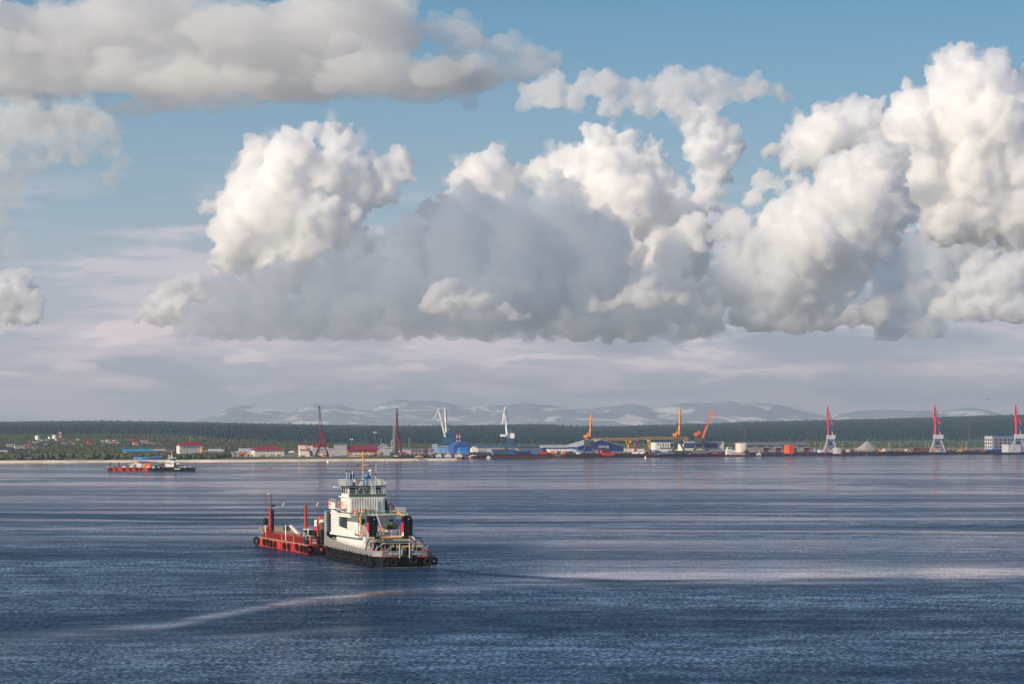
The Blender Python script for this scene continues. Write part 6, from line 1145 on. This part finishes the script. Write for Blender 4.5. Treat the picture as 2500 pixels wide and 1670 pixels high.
# gear at the barge's stern, each a thing resting on the deck
hx,hy=-.306,.952
def bw_(s,w,z): return (-38.3+hx*s+.952*w,542+hy*s+.306*w,z)
def gear(name,label,cat,s,w,z=1.76): return thing(name,label,cat,bw_(s,w,z),HD)
g=gear('white_tank','white and red upright cylinder on the stern of the red barge','tank',2.5,2.0);SB().tb((0,0,0),(0,0,1.9),.12).tb((0,0,2.7),(0,0,3.5),.38,None,14).build('red_band',M['cred'],g);SB().tb((0,0,3.5),(0,0,4.7),.42,.40,14).build('shell',Mwl,g);SB().bx(-.5,.5,-.5,.5,0,2.7).build('stand',Mdg,g)
g=gear('generator','dark generator with round wheels and pale hoses on the stern of the barge','machine',3.2,.9);SB().bx(-.9,.9,-1.0,.6,0,1.5).build('body',Mdg,g);SB().tor((-.95,.2,1.1),(1,0,0),.5,.15).tor((-.95,-.7,1.3),(1,0,0),.35,.12).build('hose_reel',Mst,g);SB().tb((0,-.5,1.5),(0,-.5,2.2),.16).tb((.2,-1,1.5),(.2,-1,2.4),.3,.25,8).build('exhaust',Mst,g);SB().bx(-1,-.9,-.9,-.3,1.5,1.9).build('pale_box',Mwl,g)
g=gear('orange_ladder_frame','orange tubular frame standing beside the white cylinder','frame',2.0,2.4);mb=SB()
for w in (-.3,.5): mb.tb((0,w,1.5),(0,w-.15,4.4),.1)
for i in range(6): mb.tb((0,-.35,1.8+i*.45),(0,.5,1.8+i*.45),.07)
mb.build('frame',Mo,g);SB().bx(-.3,.3,-.35,.5,0,1.5).build('foot',Mdg,g)
g=gear('deck_cabin','small teal-grey cabin on the stern of the barge beside the tug bow','cabin',4.0,3.4);SB().add([P3(0,-.7,1.2),P3(0,1.9,1.2),P3(0,1.9,3.4),P3(0,-.1,4.2),P3(0,-.7,3.4),P3(3,-.7,1.2),P3(3,1.9,1.2),P3(3,1.9,3.4),P3(3,-.1,4.2),P3(3,-.7,3.4)],[(0,1,2,3,4),(9,8,7,6,5),(0,5,6,1),(1,6,7,2),(2,7,8,3),(3,8,9,4),(4,9,5,0)]).build('wall',mat('teal_grey',(.13,.20,.21),rough=.5),g);SB().bx(0,3,-.6,1.8,0,1.2).build('base',Mdg,g)
g=gear('radome_tank','white domed tank held over the teal-grey cabin','tank',5,3.75);MB().lathe((0,0,3.75),[(.01,0),(.45,.05),(.62,.35),(.52,.7),(.3,.9),(.01,.95)],16).build('dome',Mwl,g,True);SB().bx(-.5,.5,-.5,.5,3.3,3.8).tb((0,0,0),(0,0,3.4),.15).build('collar',Mst,g)
g=gear('orange_cage','orange lifting cage behind the white dome','cage',7,4.9);mb=SB();mb.rail([(0,-1,4.0),(0,1.6,4.0),(2,1.6,4.0),(2,-1,4.0),(0,-1,4.0)],1.1,3,.6,.07);mb.bx(0,2,-1,1.6,3.9,4.1);mb.build('cage',Mo,g);SB().bx(.2,1.8,-.8,1.4,0,3.9).build('pedestal',mat('cage_stand',(.12,.15,.16)),g);SB().bx(.3,1.5,-.2,.9,5.0,5.4).build('cage_lid',M['dred'],g)
g=gear('black_tank','tall black tank with red balls beside it at the barge stern','tank',.9,2.9);SB().bx(-.4,.4,-.45,.4,0,2.9).build('body',Mdg,g)
for z in (1.1,1.9): MB().lathe(P3(-.7,.45,z),[(.01,-.35),(.3,-.2),(.36,0),(.3,.2),(.01,.35)],12).build('red_ball',M['cred'],g,True)
SB().tb((-.8,-.5,.7),(-.8,1.2,.7),.09).build('guard_rail',Mred,g)
g=gear('black_bin','black open bin with pale rim standing on the barge deck','bin',8.5,2.0);SB().bx(-1,1,-.9,.7,0,2.6).build('body',Mdg,g);SB().bx(-1.05,1.05,-.95,.75,2.6,2.75).build('rim',Mwl,g)
# ---- second pusher with a red deck barge, far left
Y2=1577.0
c=PX('pusher_tug','small dark hulled pusher tug with white wheelhouse, far left by the pale bank','tug boat',371,Y2,z=0)
k=c.k
mb=MB();mb.prism([(0,-.5),(98*k,-.5),(104*k,1.4),(98*k,1.9),(60*k,1.7),(55*k,2.2),(0,2.3)],'y',0,9);mb.build('hull',Mk,c.t)
c.box('forward_machinery','dgreen',372,384,1136,1142,6,4);c.box('machinery','dgrey',384,398,1134,1143,6,4);c.box('light_box','lgrey',372,378,1138,1144,1,-.3);c.box('main_deckhouse','white',402.5,424,1131,1142,7,4.5);c.box('upper_deckhouse','white',405,424.5,1124.5,1131,6,4.5);c.box('bridge_wing','white',403,412,1128,1129.2,8,4.5)
c.box('wheelhouse','navy',413,424.5,1119.5,1124.6,5,4.5);c.box('wheelhouse_roof','white',412,426,1118.7,1119.6,6,4.5);c.box('deck_rim','white',402,424,1131,1131.6,8,4.6)
c.beam('mast','white',[(417,1119),(417,1098)],.9,.5,d=4);c.beam('mast_foot','white',[(415,1119),(417,1110),(420,1119)],.8,d=4);c.beam('dome_post','white',[(411,1126),(411.5,1114)],1.2,d=4);MB().lathe(c.p(411,1114,4),[(.01,-.3),(.45,0),(.45,.3),(.01,.6)],10).build('radome',Mwl,c.t,True);c.beam('yard','white',[(404,1119),(412,1119)],.6,d=4);c.beam('horn_post','white',[(426,1120),(426.5,1116)],1.0,d=4)
c.box('funnel','green',425,433,1131,1142,3,3);c.box('boat','white',430,436,1131,1134,2,2);c.beam('stern_frame','green',[(424,1142),(430,1135),(438,1139)],1.6,d=3);c.box('stern_locker','cream',426,440,1144,1146,3,-.2);c.box('bollard_box','cream',449,453,1139,1143,2,3);c.beam('stern_rail','lgrey',[(437,1141),(449,1141.5)],.6,d=1);c.box('red_mark','cred',399,402,1139,1142,1,-.2);c.beam('white_vent','white',[(388,1142),(388,1140)],3,d=-.2)
mb=MB()
for x in (1,8,14,21,29,37,45,53,61,69,75,82,88,94,99): mb.torus((x*k,-.3,.9),(0,1,0),.75,.35,12,6)
mb.build('tyre_fenders',Mrub,c.t)
c2=PX('flag','small red and white flag flying over the stern of the far-left pusher tug','flag',462,Y2,z=0);c2.beam('staff','lgrey',[(460.5,1145),(460.5,1137)],.3,d=4);c2.box('white_stripe','white',460.5,465,1138,1139,.1,4);c2.box('red_stripe','cred',460.5,465,1139,1140.6,.1,4)
c=PX('deck_barge','small orange-red deck barge loaded with trucks, far left in front of the pale bank','barge',265,Y2,z=0)
mb=MB();mb.prism([(2*k,-.5),(104*k,-.5),(105*k,1.9),(-1*k,1.9),(0,.6)],'y',0,9);mb.build('hull',Mred,c.t);c.box('coaming','dred',266,368,1141.2,1143.2,8,4.5)
c.beam('bow_ramp','sand',[(266,1143),(256,1138.5)],1.6,d=4);c.beam('post','dred',[(268.5,1143),(268.5,1128)],1.6,d=1);c.beam('post','dred',[(286,1141),(286,1128)],1.6,d=7);c.box('white_plate','white',362,366,1139,1141,1,2)
for x in (263.5,271,283,302,318,333.5,344,363): MB().torus(c.p(x,1146,-.3),(0,1,0),.5,.2,14,6).build('tyre_fender',Mrub,c.t)
def deckcargo(name,label,cat,x0,x1,y0,y1,m,dep=2.6,d=3,fn=None):
    q=PX(name,label,cat,x0,Y2+d,z=2.2*1.0);q.box('body',m,x0,x1,y0,y1,dep);
    if fn: fn(q)
    return q
deckcargo('truck','white truck cab on the far-left barge, facing left','truck',318,325,1132.5,1141,'white',fn=lambda q:(q.box('side_window','glass',319,322.5,1134,1136.5,.1,-1.35),q.beam('wheel','black',[(321,1141.5),(321,1140)],2.5)))
deckcargo('mobile_crane','yellow mobile crane between the white cab and the white box on the far-left barge','crane',326,334,1132,1139,'cream',fn=lambda q:(q.beam('boom','yellow',[(326,1134),(329,1130.5),(340,1130.5)],2.4),q.box('cab','dgrey',328,333,1134,1138,.2,-1.4)))
deckcargo('box_body','white box body in the middle of the far-left barge','container',334,345.5,1132,1141,'white');deckcargo('box_body','lilac-grey box next to the white box on the far-left barge','container',346,354,1132.5,1141,'lgrey',fn=lambda q:q.box('ribs','grey',348,349,1132.5,1141,.1,-1.35))
deckcargo('shipping_container','bright orange container at the right end of the far-left barge','container',354.5,367.5,1131.5,1140,'orange',fn=lambda q:q.box('underframe','dgrey',355,367,1140,1141.5,2.4))
deckcargo('parked_car','white car at the left of the far-left barge','car',298,308,1139.5,1142,'white',2,fn=lambda q:q.box('cabin','white',300,305,1138,1139.6,1.8))
deckcargo('sand_pallet','orange-tan pallet behind the left posts of the far-left barge','pallet',270,275,1140,1142.5,'sand',2);deckcargo('crate','dark crate near the middle posts of the far-left barge','crate',290,295,1139,1142,'dgrey',2);deckcargo('crate','white low crate in front of the orange container on the far-left barge','crate',357,363,1139.5,1142.5,'white',1.5,-.2 if False else 1)
def box_mesh(name,lo_,hi_):
    bm=bmesh.new();bmesh.ops.create_cube(bm,size=1);
    for v in bm.verts:
        for i in range(3): v.co[i]=lo_[i]+(v.co[i]+.5)*(hi_[i]-lo_[i])
    me=bpy.data.meshes.new(name);bm.to_mesh(me);bm.free();o=bpy.data.objects.new(name,me);sc.collection.objects.link(o);return o
hz=box_mesh('haze',(-14000,-400,-3),(14000,33000,395));hz['kind']='stuff'
m=bpy.data.materials.new('haze_air');m.use_nodes=True;t=m.node_tree;t.nodes.clear();o_=N(t,'ShaderNodeOutputMaterial');v_=N(t,'ShaderNodeVolumePrincipled')
v_.inputs['Color'].default_value=(.80,.90,1,1);v_.inputs['Density'].default_value=.000054;v_.inputs['Anisotropy'].default_value=.3;t.links.new(v_.outputs[0],o_.inputs['Volume']);hz.data.materials.append(m)
